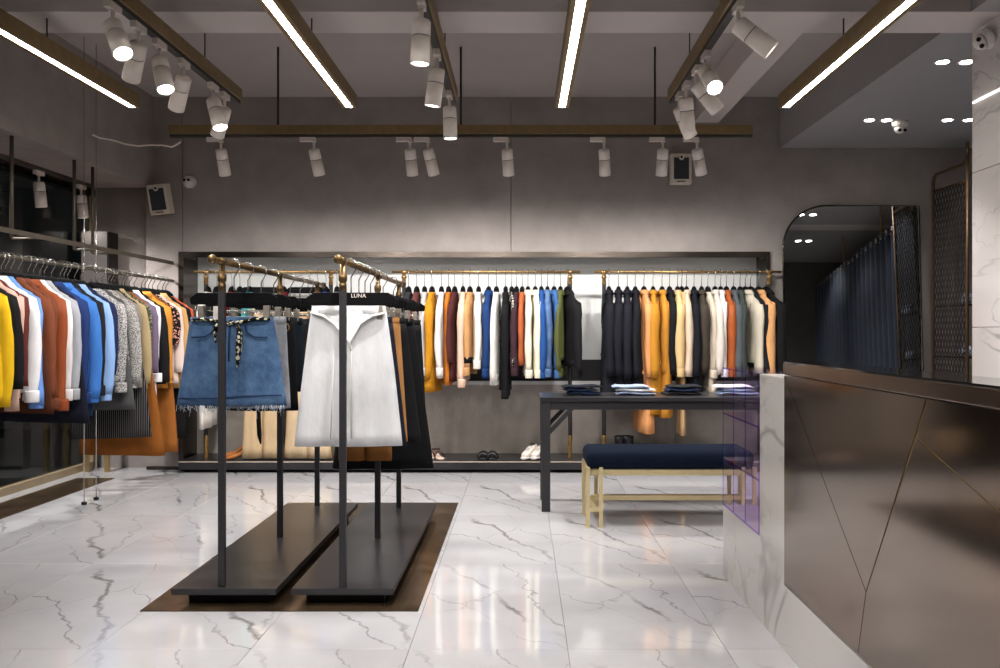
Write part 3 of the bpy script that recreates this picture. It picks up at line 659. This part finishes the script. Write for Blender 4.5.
# dark cabinet on brass legs in the window recess
t = thing('tall_cabinet', 'tall dark cabinet on brass legs in the window recess', 'cabinet', (-3.645, 7.4, 0))
MB().box(-.115,.115,-.06,.12,.75,2.06).build('body', M['cabinet'], t, bevel=.004)
MB().box(-.11,.11,-.072,-.06,.76,2.05).build('door', M['cabinet'], t, bevel=.002)
for x in (-.09,.09): MB().obox((x,-.03,0),(x,-.03,.75),.042,.03).build('leg', M['gold'], t)

# --- the two free-standing racks
def rack(X, x0, x1, posts, y1, label):
    t = thing('clothes_rack', label, 'clothes rack', (X, 4.7, .004), 0, 'free-standing racks on the bronze plate')
    MB().box(x0-X+.05, x1-X-.05, -.88, .86, 0, .05).build('plinth', M['platform_dk'], t)
    MB().box(x0-X, x1-X, -.95, .93, .048, .076).build('base', M['platform'], t, bevel=.002)
    z = 1.507
    MB().cyl((0,-1.02,z),(0,y1-4.7,z),.0135,12).build('rail', M['rackbrass'], t)
    for y in (-1.03, y1-4.7): MB().lathe([(.004,-.02),(.015,-.014),(.02,0),(.015,.014),(.004,.02)],12,(0,y,z)).build('end_cap', M['rackbrass'], t)
    for y in posts:
        p = MB().obox((0,y-4.7,.076),(0,y-4.7,z-.1),.03,.022).build('post', M['black'], t, bevel=.002)
        MB().lathe([(.013,-.13),(.017,-.125),(.017,-.10),(.014,-.095),(.019,-.085),(.019,-.06),(.013,-.055),(.013,0)],16,(0,y-4.7,z)).cyl((0,y-4.725,z),(0,y-4.675,z),.0165,12).build('tee_joint', M['rackbrass'], p)
XA, XB, ZK = -1.322, -.785, 1.511
rack(XA, -1.53, -1.073, (3.79, 4.70, 5.55), 5.72, 'black and brass rack of denim and dark skirts on charcoal base')
rack(XB, -1.007, -.5625, (3.77, 4.68, 5.48), 5.63, 'black and brass rack with white skirt on charcoal base')

def skirt(p, rz, short, col, length, wt, wb, ztop, group, where, pat='plain', col2=None, b=.03, flare=1.0, dx=0, clip=True, logo=False, rough=.85):
    SHORT.add(short); rnd = random.Random(sum(map(ord, short))); m = fabric(col, pat, col2, rough)
    t = thing('skirt', short+' '+where, 'skirt', (p[0]+dx, p[1], ztop-length), rz, group); L = length; n = 28
    ph, k1 = rnd.uniform(0,6), rnd.uniform(18,26); rings = []
    for i in range(13):
        u = i/12; a = wt+(wb-wt)*u**flare; bb = .016+(b-.016)*min(1,u*2)
        rings.append([(lambda q: (q[0], q[1]+b*.3*u*math.sin(k1*q[0]+ph)+.003*math.sin(30*q[0]+9*u+ph), L-L*u))(sup(a, bb, 2*PI*k/n)) for k in range(n)])
    MB().loft(rings, cap=False).build('panel', m, t, solid=.003)
    MB().loft([[ (sup(wt*1.01,.019,2*PI*k/n)[0], sup(wt*1.01,.019,2*PI*k/n)[1], L-z) for k in range(n)] for z in (-.002,.036)], cap=False).build('waistband', m, t, solid=.003)
    if clip: clip_hanger(p, rz, 'black clip hanger holding the '+short, 'clip hangers: '+group, logo=logo, clipx=min(.165, wt*.8))
    return t
def trousers(p, rz, short, col, length, wt, leg, ztop, group, where, dx=0, clip=True, b=.028, rough=.85, crumple=0, cx=None):
    SHORT.add(short); rnd = random.Random(sum(map(ord, short))); m = fabric(col, 'plain', None, rough); L = length; n = 16
    t = thing('trousers', short+' '+where, 'trousers', (p[0]+dx, p[1], ztop-length), rz, group)
    MB().loft([[(sup(wt,.02,2*PI*k/20)[0], sup(wt,.02,2*PI*k/20)[1], L-z) for k in range(20)] for z in (0,.04)], cap=False).build('waistband', m, t, solid=.004)
    for s in (-1,1):
        rings = []; ph = rnd.uniform(0,6)
        for i in range(15):
            u = i/14; c = s*(wt*.5+(leg*1.02-wt*.5)*u); a = wt*.52+(leg-wt*.52)*u; bb = .02+(b-.02)*min(1,u*2)
            cr = crumple*max(0,u-.85)/.15
            rings.append([(lambda q: (c+q[0]*(1+.12*cr), q[1]*(1+cr*.5)+.006*math.sin(q[0]*60+ph)*u, L-.03-(L-.03)*u))(sup(a, bb, 2*PI*k/n)) for k in range(n)])
        MB().loft(rings, cap=False).build('leg', m, t, solid=.003)
    for s in (-1,1): MB().tube([(s*wt*.45,-.022,L-.01),(s*wt*.45,-.024,L-.04)], .004, 5).build('belt_loop', m, t)
    if clip: clip_hanger(p, rz, 'black clip hanger holding the '+short, 'clip hangers: '+group, clipx=min(.16, wt*.8), w=.19)
    return t
GA, GB = 'skirts on the denim rack', 'bottoms on the white skirt rack'
ZTOP = ZK-.238
# denim mini skirt with scarf belt
p = (XA, 3.95, ZK)
t = skirt(p, math.radians(-2), 'blue denim mini skirt', (46,74,114), .405, .19, .252, ZTOP-.006, GA, 'with floral scarf belt and frayed hem on rack', pat='denim', col2=(100,132,168), b=.03, dx=-.01, flare=.9)
L = .405; dn = fabric((46,74,114),'denim',(100,132,168)); dk = fabric((34,54,88))
for s in (-1,1):
    MB().tube([(s*.07,-.026,L-.036),(s*.082,-.033,L-.07),(s*.115,-.036,L-.09),(s*.175,-.032,L-.092)], .004, 5).build('pocket_seam', dk, t)
MB().tube([(0.0,-.028,L-.04),(0.0,-.037,L-.1),(0.0,-.042,L-.2)], .004, 5).build('fly_seam', dk, t)
MB().tube([(-.238,-.024,.035),(-.17,-.034,.035),(-.08,-.04,.036),(0,-.042,.04),(.08,-.038,.046),(.17,-.034,.05),(.238,-.022,.05)], .0035, 5).build('hem_seam', dk, t)
MB().cyl((.005,-.022,L-.022),(.005,-.03,L-.022),.011,12).build('waist_button', M['chrome'], t)
MB().box(-.075,-.045,-.03,-.028,L-.01,L+.05).build('price_tag', M['white_pl'], t)
fr_ = MB(); rr = random.Random(4)
for i in range(90):
    x = rr.uniform(-.25,.25); l = rr.uniform(.008,.03)*(2 if rr.random() < .1 else 1); y = -.02+rr.uniform(-.012,.008)
    fr_.tube([(x,y,.004),(x+rr.uniform(-.008,.008),y-.004,-l*.6),(x+rr.uniform(-.014,.014),y,-l)], .0012, 3)
o = fr_.build('frayed_threads', fabric((196,206,220)), t); o['kind'] = 'stuff'
fl = fabric((20,18,20),'floral',(226,220,190))
sc = MB().tube([(-.185,-.022,L-.012),(-.12,-.029,L-.008),(-.05,-.03,L-.02),(.0,-.03,L-.03),(.06,-.03,L-.02),(.12,-.029,L-.006),(.185,-.022,L-.008)], [.010,.014,.015,.012,.015,.014,.010], 8, flat=.6).build('scarf_belt', fl, t)
MB().tube([(.035,-.032,L-.03),(.05,-.037,L-.07),(.048,-.042,L-.13),(.045,-.045,L-.19),(.04,-.045,L-.235)], [.014,.026,.03,.02,.003], 8, flat=.4).build('scarf_end', fl, sc)
MB().tube([(-.05,-.03,L-.02),(-.065,-.037,L-.06),(-.06,-.042,L-.12)], [.012,.02,.004], 8, flat=.4).build('scarf_end', fl, sc)
skirt((XA,4.15,ZK), .03, 'faded grey denim skirt', (126,128,134), .44, .18, .205, ZTOP, GA, 'behind the blue denim one', pat='denim', col2=(170,172,178), b=.026)
t = skirt((XA,4.36,ZK), -.03, 'black belted shorts-skirt', (24,23,26), .47, .17, .19, ZTOP, GA, 'with a hanging ribbon on rack', b=.034)
MB().tube([(.0,-.04,.05),(.002,-.045,-.04),(.006,-.045,-.12),(.012,-.045,-.165)], [.016,.02,.02,.006], 6, flat=.5).build('hanging_ribbon', fabric((20,19,22)), t)
MB().loft([[(.13+.022*math.cos(a)*f,-.03,.42+.022*math.sin(a)*f) for a in [2*PI*k/14 for k in range(14)]] for f in (.85,1.1)], cap=False).build('belt_ring', M['brass'], t, solid=.004)
skirt((XA,4.58,ZK), .04, 'dark teal short skirt', (20,38,52), .39, .15, .165, ZTOP, GA, 'behind the black skirts on rack', b=.03)
skirt((XA,4.9,ZK), -.03, 'charcoal wool skirt', (44,42,46), .36, .15, .17, ZTOP, GA, 'near the middle post of rack', b=.028)
skirt((XA,5.12,ZK), .02, 'plain black straight skirt', (22,22,25), .42, .14, .16, ZTOP, GA, 'towards the wall end of rack', b=.028)
skirt((XA,5.36,ZK), .05, 'brown tweed short skirt', (86,66,50), .34, .14, .15, ZTOP, GA, 'last on the denim rack', b=.026)
# white skirt with folded-over waist
p = (XB, 3.95, ZK)
t = skirt(p, math.radians(2), 'white midi skirt', (224,224,226), .64, .165, .245, ZTOP+.045, GB, 'with open folded waist, front of rack', b=.036, logo=True, dx=-.01, flare=.85)
wh = fabric((232,230,226)); L = .64
for s in (-1,1):
    MB().tube([(s*.168,-.018,L-.03),(s*.11,-.032,L-.045),(s*.06,-.038,L-.08),(.012,-.04,L-.165),(.018,-.04,L-.2)], [.016,.016,.014,.012,.008], 8, flat=.35).build('folded_placket', wh, t)
MB().tube([(.02,-.042,L-.18),(.016,-.046,L-.32),(.02,-.05,L-.6)], [.005,.012,.014], 6, flat=.2).build('front_pleat', wh, t)
MB().tube([(-.06,-.042,L-.2),(-.075,-.05,L-.6)], [.003,.012], 6, flat=.2).build('front_pleat', wh, t)
trousers((XB,4.14,ZK), -.03, 'ink navy trousers', (32,36,54), .62, .16, .115, ZTOP, GB, 'right behind the white skirt', b=.026)
trousers((XB,4.3,ZK), .03, 'tan corduroy trousers', (176,124,72), .62, .17, .105, ZTOP, GB, 'behind the navy trousers on rack', b=.026)
trousers((XB,4.46,ZK), -.02, 'black dress trousers', (24,24,27), .64, .18, .13, ZTOP, GB, 'behind the tan trousers on rack', b=.028)
skirt((XB,4.86,ZK), .02, 'long black maxi skirt', (18,18,20), .84, .17, .285, ZTOP, GB, 'hanging lowest on the rack', b=.05)
trousers((XB,4.64,ZK), .03, 'caramel brown trousers', (150,98,48),    .765, .14, .07, ZTOP, GB, 'in front of the black maxi skirt', b=.026, dx=-.06)
trousers((XB,5.25,ZK), -.03, 'black slim trousers', (26,26,29), .66, .165, .10, ZTOP, GB, 'at the wall end of rack', b=.026)

# --- wall rail behind the racks: wide satin trousers and tops
GW = 'clothes on the wall rail behind the racks'
ZW = 1.718
trousers((X7(263),7.42,ZW), .05, 'wide champagne satin trousers', (206,178,140), 1.36, .13, .085, 1.718-.245, GW, 'left of the beige pair on wall rail', rough=.45, b=.035, crumple=.8)
trousers((X7(308),7.42,ZW), -.05, 'wide beige satin trousers', (214,188,152), 1.36, .15, .1, 1.718-.245, GW, 'right of the champagne pair on wall rail', rough=.5, b=.035, crumple=.8)
for hx, sh, kind, colr, by, ex in ((208,'ivory long tunic','dress',(226,220,214),428,{'hw':.19,'slen':.5,'b':.03}),(217,'black rail-end blouse','blouse',(30,28,32),372,{}),(232,'red wool sweater','sweater',(142,28,34),360,{}),
     (240,'dark green sweater','sweater',(34,56,48),362,{}),(250,'turquoise top','blouse',(52,150,150),356,{}),(318,'orange patterned blouse','blouse',(206,120,50),352,{'pat':'floral','col2':(90,150,160)}),
     (326,'cobalt blue top','blouse',(40,70,160),356,{}),(284,'wine red blouse','blouse',(112,30,40),352,{}),(337,'grey wool sweater','sweater',(120,118,120),362,{})):
    garment((X7(hx),7.42,ZW), math.radians(-90+random.uniform(-5,5)), sh, 'on the wall rail behind the racks', colr, kind, zat(by,7.3), GW, **ex)

# ------------------------------------------------------------------ table, bench
XT0, XT1, YT0, YT1, ZTT = .13, 2.0, 5.73, 6.2, .765
t = thing('console_table', 'long charcoal metal table with braced corner legs', 'table', (0, 0, 0))
MB().box(XT0-.01, XT1, YT0-.005, YT1, ZTT-.03, ZTT).build('top', M['platform'], t, bevel=.003)
MB().box(XT0+.02, XT1-.03, YT0+.02, YT0+.06, ZTT-.085, ZTT-.03).build('apron', M['black'], t)
MB().box(XT0+.02, XT1-.03, YT1-.06, YT1-.02, ZTT-.085, ZTT-.03).build('apron', M['black'], t)
for x, s in ((XT0+.03, 1), (XT1-.03, -1)):
    for y in (YT0+.03, YT1-.03):
        l = MB().obox((x,y,0),(x,y,ZTT-.03),.058,.05).build('leg', M['black'], t, bevel=.003)
        MB().obox((x,y,ZTT-.26),(x+s*.19,y,ZTT-.06),.03,.028).build('brace', M['black'], l)
def folded(x, y, rz, cols, label, w=.26, d=.2):
    t = thing('folded_jeans', label, 'folded clothes', (x, y, ZTT), rz, 'folded jeans on the charcoal table'); z = 0
    rnd = random.Random(int(x*1000))
    for i, c in enumerate(cols):
        w2, h = w*rnd.uniform(.82,1), .024; ox = rnd.uniform(-.02,.02)
        prof = []
        pts = [(-w2/2,.004),(-w2/4,.0),(0,.003),(w2/4,.0),(w2/2-.01,.004)]
        rings = []
        for j in range(11):
            u = j/10; xx = ox+(-.5+u)*w2; hh = h*(.35+.65*math.sin(PI*min(1,max(.12,u))**.8)**.4 if 0 < j < 10 else .35); dy = d/2*(1-.06*math.sin(u*9+i))
            zz = z+.004*math.sin(u*7+i)+.004
            rings.append([(xx, dy*math.cos(2*PI*k/12), zz+hh/2+hh/2*math.copysign(abs(math.sin(2*PI*k/12))**.6, math.sin(2*PI*k/12))) for k in range(12)])
        MB().loft(rings).build('fold', c, t)
        z += h*.92
    return t
navy = fabric((26,38,66),'denim',(44,58,92)); lb = fabric((130,150,190),'denim',(190,204,226)); wt_ = fabric((226,226,230)); dkc = fabric((34,36,44))
folded(.41, 5.97, .08, [navy, navy, fabric((20,28,50))], 'dark navy folded jeans with tan label at the table end', .27)
MB().box(-.03,.05,-.09,-.03,.052,.056).build('leather_patch', fabric((190,168,120)), bpy.data.objects['folded_jeans'])
folded(.77, 5.97, -.05, [lb, wt_, lb], 'pale blue and white folded jeans in the row middle', .3)
folded(1.12, 5.97, .03, [dkc, navy, dkc], 'blackish folded jeans under the hanging coats', .27)
folded(1.47, 5.97, -.04, [lb, lb, wt_], 'light blue folded jeans behind the violet case', .27)

t = thing('bench', 'low bench with navy velvet seat and champagne metal legs', 'bench', (.93, 5.47, 0))
MB().box(-.535,.50,-.2,.19,.355,.47).build('cushion', M['seat'], t, bevel=.045)
bpy.data.objects['cushion'].modifiers['bevel'].segments = 5
for p_ in bpy.data.objects['cushion'].data.polygons: p_.use_smooth = True
for y in (-.165,.155): MB().obox((-.5,y,.335),(.47,y,.335),.03,.035).build('seat_rail', M['goldpaint'], t)
for x in (-.5,.47): MB().obox((x,-.165,.335),(x,.155,.335),.03,.035).build('seat_rail', M['goldpaint'], t)
for x in (-.525,-.445,.43,.5):
    for y in (-.185,.175): MB().obox((x,y,0),(x,y,.37),.024,.024).build('leg', M['goldpaint'], t)
for x in (-.485,.465):
    MB().obox((x,-.185,.11),(x,.175,.11),.026,.02).build('stretcher', M['goldpaint'], t)
    for y in (-.185,.175): MB().obox((x-.04,y,.11),(x+.04,y,.11),.02,.026).build('stretcher', M['goldpaint'], t)
MB().obox((-.485,.0,.15),(.465,.0,.15),.05,.03).build('long_stretcher', M['goldpaint'], t)

# ------------------------------------------------------------------ shoes on the platform
def shoe(p, rz, kind, mats, label, group):
    up, so = mats; t = thing('shoe', label, 'shoe', p, rz, group)     # toe points to -y
    def loft(st, pw=.7, n=14):
        return MB().loft([[(w*math.copysign(abs(math.cos(a))**pw, math.cos(a)), y, z0+(z1-z0)*(.5+.5*math.copysign(abs(math.sin(a))**.8, math.sin(a)))) for a in [2*PI*k/n for k in range(n)]] for y, w, z0, z1 in st])
    if kind == 'pump':
        loft([(-.12,.012,.0,.02),(-.11,.026,.0,.034),(-.06,.036,.004,.05),(0,.03,.03,.06),(.05,.026,.062,.1),(.085,.026,.07,.115),(.1,.014,.075,.11)]).build('upper', up, t)
        MB().tube([(0,.088,.0),(0,.085,.075)], [.006,.016], 8).build('heel', so, t); loft([(-.12,.013,-.002,.004),(-.06,.036,-.002,.006),(0,.03,.024,.032)]).build('sole', so, t)
    elif kind == 'sneaker':
        loft([(-.135,.018,.004,.02),(-.125,.034,.002,.03),(-.06,.042,.0,.03),(.03,.036,.0,.032),(.1,.034,.0,.034),(.115,.02,.004,.03)]).build('sole', so, t)
        loft([(-.125,.02,.02,.045),(-.1,.036,.02,.06),(-.05,.038,.02,.075),(.0,.034,.02,.1),(.06,.032,.02,.115),(.1,.028,.02,.118),(.112,.015,.03,.1)]).build('upper', up, t)
        for y, z in ((-.055,.078),(-.03,.09),(-.005,.1)): MB().obox((-.02,y,z),(.02,y,z),.008,.006).build('lace', M['white_pl'], t)
        MB().loft([[(.024*f*math.cos(2*PI*k/12), .055+.042*f*math.sin(2*PI*k/12), z) for k in range(12)] for f, z in ((1,.118),(.9,.122))]).build('opening', M['lensblk'], t)
        for s in (-1,1): MB().box(s*.037-.002,s*.037+.002,-.04,.06,.035,.06).build('side_stripe', M['lensblk'], t)
    elif kind == 'boot':
        loft([(-.12,.016,.004,.03),(-.11,.032,.004,.05),(-.05,.038,.004,.07),(.01,.034,.006,.09),(.04,.036,.01,.1),(.09,.034,.02,.1),(.105,.02,.03,.09)]).build('upper', up, t)
        MB().loft([[(r*1.0*math.cos(2*PI*k/14), .05+r*1.2*math.sin(2*PI*k/14)+(.012 if i == 3 else 0), z) for k in range(14)] for i, (r, z) in enumerate(((.034,.08),(.036,.11),(.04,.15),(.052,.185)))], cap=False).build('shaft', up, t, solid=.004)
        MB().tube([(0,.08,0),(0,.075,.05)], [.014,.026], 10).build('heel', so, t)
    elif kind == 'slide':
        loft([(-.12,.02,.0,.015),(-.1,.042,.0,.02),(0,.036,.0,.022),(.1,.034,.0,.024),(.12,.018,.002,.02)]).build('sole', so, t)
        MB().loft([[(f*.047*math.cos(a), y, .012+.052*math.sin(a)*f) for a in [PI*k/12 for k in range(13)]] for y, f in ((-.11,.7),(-.09,.98),(-.05,1.08),(-.02,.98))], cap=False, close=False).build('strap', up, t, solid=.012)
    elif kind == 'sandal':
        loft([(-.12,.02,.0,.012),(-.1,.04,.0,.016),(0,.032,.0,.02),(.1,.032,.0,.034),(.12,.018,.002,.03)]).build('sole', so, t)
        for y in (-.07,-.03): MB().loft([[(.042*math.cos(a)*f, yy, .012+.05*math.sin(a)) for a in [PI*k/10 for k in range(11)]] for yy, f in ((y-.008,1),(y+.008,1))], cap=False, close=False).build('strap', up, t, solid=.005)
        MB().loft([[(.034*math.cos(a), .06+.03*math.sin(a), z) for a in [PI*k/10 for k in range(11)]] for z in (.06,.075)], cap=False, close=False).build('ankle_strap', up, t, solid=.005)
    return t
ZP = .105
tan_l = basic('tan_suede', (164,98,42), .7); dkb = basic('dark_sole', (40,30,24), .6); blk = basic('black_leather', (22,21,22), .45); wcn = basic('white_canvas', (224,214,204), .7); mar = basic('maroon_strap', (70,30,28), .5); blush = basic('blush_insole', (222,196,178), .6)
shoe((X7(232),7.5,ZP), math.radians(-60), 'pump', (tan_l, dkb), 'tan suede pump, left one of the pair by the rail post', 'tan pumps')
shoe((X7(240),7.42,ZP), math.radians(-60), 'pump', (tan_l, dkb), 'tan suede pump, right one of the pair by the rail post', 'tan pumps')
shoe((X7(437),7.48,ZP), math.radians(20), 'sandal', (mar, blush), 'maroon strappy sandal beside the black maxi skirt', 'sandals')
shoe((X7(427),7.52,ZP), math.radians(20), 'sandal', (mar, blush), 'maroon strappy sandal half hidden behind the maxi skirt', 'sandals')
shoe((X7(483.5),7.46,ZP), 0, 'slide', (blk, blk), 'black padded slide, left one of its pair', 'black slides')
shoe((X7(492.5),7.46,ZP), 0, 'slide', (blk, blk), 'black padded slide, right one of its pair', 'black slides')
shoe((X7(530),7.47,ZP), math.radians(-25), 'sneaker', (wcn, M['white_pl']), 'white and black sneaker, left one beside the table leg', 'white sneakers')
shoe((X7(539.5),7.47,ZP), math.radians(-25), 'sneaker', (wcn, M['white_pl']), 'white and black sneaker, right one beside the table leg', 'white sneakers')
shoe((X7(617),7.5,ZP), math.radians(-50), 'boot', (blk, blk), 'black ankle boot, left one behind the bench', 'black ankle boots')
shoe((X7(634),7.5,ZP), math.radians(50), 'boot', (blk, blk), 'black ankle boot, right one behind the bench', 'black ankle boots')
shoe((X7(658),7.5,ZP), math.radians(15), 'pump', (blk, blk), 'black heeled pump, left one behind the bench', 'black pumps')
shoe((X7(670),7.5,ZP), math.radians(15), 'pump', (blk, blk), 'black heeled pump, right one behind the bench', 'black pumps')
shoe((X7(711),7.5,ZP), math.radians(70), 'pump', (mar, dkb), 'dark red pump, left one near the violet case', 'dark red pumps')
shoe((X7(720),7.52,ZP), math.radians(70), 'pump', (mar, dkb), 'dark red pump, right one near the violet case', 'dark red pumps')

# ------------------------------------------------------------------ counter
XC0, XC1 = .99, 1.15
t = thing('counter', 'reception counter of bronze mirror panels with white marble base', 'counter', (XC0, 0, 0)); w = XC1-XC0
MB().box(0, w, .5, 4.235, 0, .243).build('marble_base', M['slab'], t, bevel=.002)
MB().box(0, w, 3.25, 4.235, .243, .35).build('marble_base', M['slab'], t)
MB().box(0, w, 3.25, 3.58, .35, 1.026).build('marble_post', M['slab'], t, bevel=.002)
MB().box(.003, w, .5, 3.249, .25, 1.035).build('core', M['gold'], t)
def mpanel(poly, name='bronze_panel'):
    c = Vector((sum(p[0] for p in poly)/len(poly), sum(p[1] for p in poly)/len(poly))); q = []
    n = len(poly); gap = .0018
    area = sum(poly[i][0]*poly[(i+1) % n][1]-poly[(i+1) % n][0]*poly[i][1] for i in range(n)); sg = 1 if area > 0 else -1
    lines = []
    for i in range(n):
        a, b = Vector(poly[i]), Vector(poly[(i+1) % n]); d = (b-a).normalized(); nn = Vector((-d.y, d.x))*sg; lines.append((a+nn*gap, d))
    for i in range(n):
        (a, d), (b, e) = lines[i-1], lines[i]; den = d.x*e.y-d.y*e.x
        s_ = ((b-a).x*e.y-(b-a).y*e.x)/den if abs(den) > 1e-6 else 0; q.append(tuple(a+d*s_) if abs(den) > 1e-6 else tuple(b))
    return MB().prism(q, 0, 0, .012).build(name, M['bronze'], t)
mpanel([(3.249,1.038),(2.475,.452),(2.105,1.038)])
mpanel([(3.249,1.038),(3.249,.25),(2.535,.25),(2.475,.452)])
mpanel([(2.475,.452),(2.535,.25),(.5,.25),(.5,.46),(2.161,.934)])
mpanel([(2.161,.934),(2.105,1.038),(.5,1.038),(.5,.46)])
MB().box(-.004, w+.01, .5, 3.249, 1.04, 1.082).build('top_band', M['bronze_band'], t, bevel=.002)
MB().box(-.002, w+.008, .502, 3.247, 1.082, 1.088).build('top_glass', basic('black_glass', (34,33,34), .06), t)
# violet acrylic case at the end of the counter
t = thing('acrylic_case', 'violet clear acrylic cubby case at the marble counter end', 'display case', (XC0, 3.91, .351)); hy = .324; th = .008; hh = .675
for z in (0, .225, .447, hh-th): MB().box(.0, w, -hy, hy, z, z+th).build('shelf', M['acryl'], t)
for y in (-hy, -.105, .11, hy-th): MB().box(.001, w-.001, y, y+th, th, hh-th).build('divider', M['acryl'], t)
MB().box(w-.004, w, -hy+th, hy-th, th, hh-th).build('back_panel', M['acryl'], t)
e = MB()
for z in (.004,.229,.451,hh-.004): e.box(-.002,0,-hy,hy,z-.004,z+.004)
for y in (-hy+.004,-.101,.114,hy-.004): e.box(-.002,0,y-.004,y+.004,.008,hh-.008)
e.build('front_edges', M['acryl_edge'], t)

# ------------------------------------------------------------------ leaning mirror, curtain, mesh screen
XM0, XM1, ZM, RM = 2.262, 3.445, 2.3, .38
t = thing('leaning_mirror', 'large leaning mirror with one rounded corner and thin dark frame', 'mirror', (0, 7.35, .0)); t.rotation_euler = (math.radians(-3.1), 0, 0)
out = [(XM0,0),(XM1,0),(XM1,ZM)]+[(XM0+RM-RM*math.sin(a), ZM-RM+RM*math.cos(a)) for a in [i*PI/2/14 for i in range(15)]]
MB().prism(out, 1, .0, .018).build('backing', M['platform_dk'], t)
MB().prism(out, 1, -.004, -.001).build('mirror_glass', M['mirror'], t)
MB().tube([(x,-.004,z) for x, z in out]+[(XM0,-.004,0)], .009, 6).build('frame', M['frame'], t)
# fitting-room curtain seen in the mirror
A, B = Vector((3.72, 6.75, 0)), Vector((4.33, 2.3, 0)); d = (B-A); n_ = Vector((-d.y, d.x, 0)).normalized(); zr = 2.37
t = thing('curtain', 'dark navy fitting room curtain on a rod with steel eyelets', 'curtain', (0,0,0))
vs, fs = [], []; K = 400
for k in range(K+1):
    u = k/K; base = A+d*u; off = .055*math.sin(u*22*2*PI)
    for z, f in ((.03,1.2),(.9,1.1),(1.8,1),(zr+.06,.8)): vs.append(tuple(base+n_*off*f+Vector((0,0,z))))
for k in range(K):
    for j in range(3): fs.append((k*4+j, (k+1)*4+j, (k+1)*4+j+1, k*4+j+1))
MB().add(vs, fs, True).build('cloth', M['curtain'], t, solid=.004)
for k in range(22):
    u = (k+.25)/22; c = A+d*u+n_*-.06*1+Vector((0,0,zr)); 
    MB().loft([[tuple(c+d.normalized()*(.026*f*math.cos(a))+Vector((0,0,.026*f*math.sin(a)))) for a in [2*PI*q/12 for q in range(12)]] for f in (.65,1.15)], cap=False).build('eyelet', M['chrome'], t, solid=.006)
r_ = thing('curtain_rod', 'brass curtain rod hung from the lowered ceiling', 'curtain rod', (0,0,zr))
MB().cyl(A, B, .012, 10).build('rod', M['brass'], r_)
for u in (.236, .62): c = A+d*u; MB().cyl(c, c+Vector((0,0,ZB-zr)), .008, 8).build('ceiling_rod', M['brass'], r_)

# mesh screen with brass tube frame
XS, y0, y1, zt = 3.52, 6.8, 7.36, 2.40
t = thing('mesh_screen', 'brass tube frame with expanded metal mesh beside the mirror', 'screen', (XS, 7.08, 0)); a, b = y0-7.08, y1-7.08
MB().tube([(0,b,0),(0,b,zt+.08),(0,b-.02,zt+.12),(0,b-.06,zt+.14),(0,a+.06,zt+.14),(0,a+.02,zt+.16),(0,a,zt+.2),(0,a,zt+.3)], .014, 8).build('tube_frame', M['screenbrass'], t)
MB().cyl((0,a,0),(0,a,zt+.2),.014,8).cyl((0,a,zt),(0,b,zt),.01,8).cyl((0,a,.05),(0,b,.05),.01,8).build('inner_frame', M['screenbrass'], t)
ms = MB(); wd = b-a; sp = .05
k = -int(zt/sp)-4
while k*sp < wd+zt:
    for sg in (1,-1):
        pts = []
        c0 = k*sp    # line  y' = c0 + sg*(z-.05)*.5
        zs_, ze_ = .05, zt
        if sg == 1: za, zb_ = (0-c0)/.5+.05, (wd-c0)/.5+.05
        else: za, zb_ = (c0-wd)/.5+.05, (c0)/.5+.05
        za, zb_ = max(za, zs_), min(zb_, ze_)
        if zb_-za > .02:
            ms.obox((0,a+c0+sg*(za-.05)*.5,za),(0,a+c0+sg*(zb_-.05)*.5,zb_),.006,.006,(1,0,0))
    k += 1
o = ms.build('mesh', basic('dark_mesh', (52,44,40), .5, .4), t); o['kind'] = 'stuff'
for z in (1.0, 1.42): MB().box(.005,.09,a,b,z-.012,z).build('shelf', M['frame'], t)
chk = fabric((70,90,140),'check',(216,220,230))
for z, y, lab in ((1.0,-.16,'blue checked cloth folded on the lower screen shelf'),(1.42,-.18,'blue checked cloth folded on the upper screen shelf')):
    q = thing('folded_cloth', lab, 'folded cloth', (XS+.05, 7.08+y, z), 0, 'cloths on the mesh screen')
    MB().loft([[(-.035*f*math.cos(2*PI*k/10), dy+.0, .045+.045*f*math.sin(2*PI*k/10)) for k in range(10)] for dy, f in ((-.09,.5),(-.07,.95),(0,1),(.05,.95),(.08,.5))]).build('cloth_roll', chk, q)

# ------------------------------------------------------------------ small things
tag(MB().tube([px(93,135,6.0)]+[px(x,y,6.1+.01*i) for i,(x,y) in enumerate(((100,138),(112,140),(125,144),(138,146),(150,145),(162,145),(172,147),(181,142)))], .006, 6).build('loose_cable', M['cord']), 'thin white cable sagging from the hanging cables near the ceiling', 'cable')
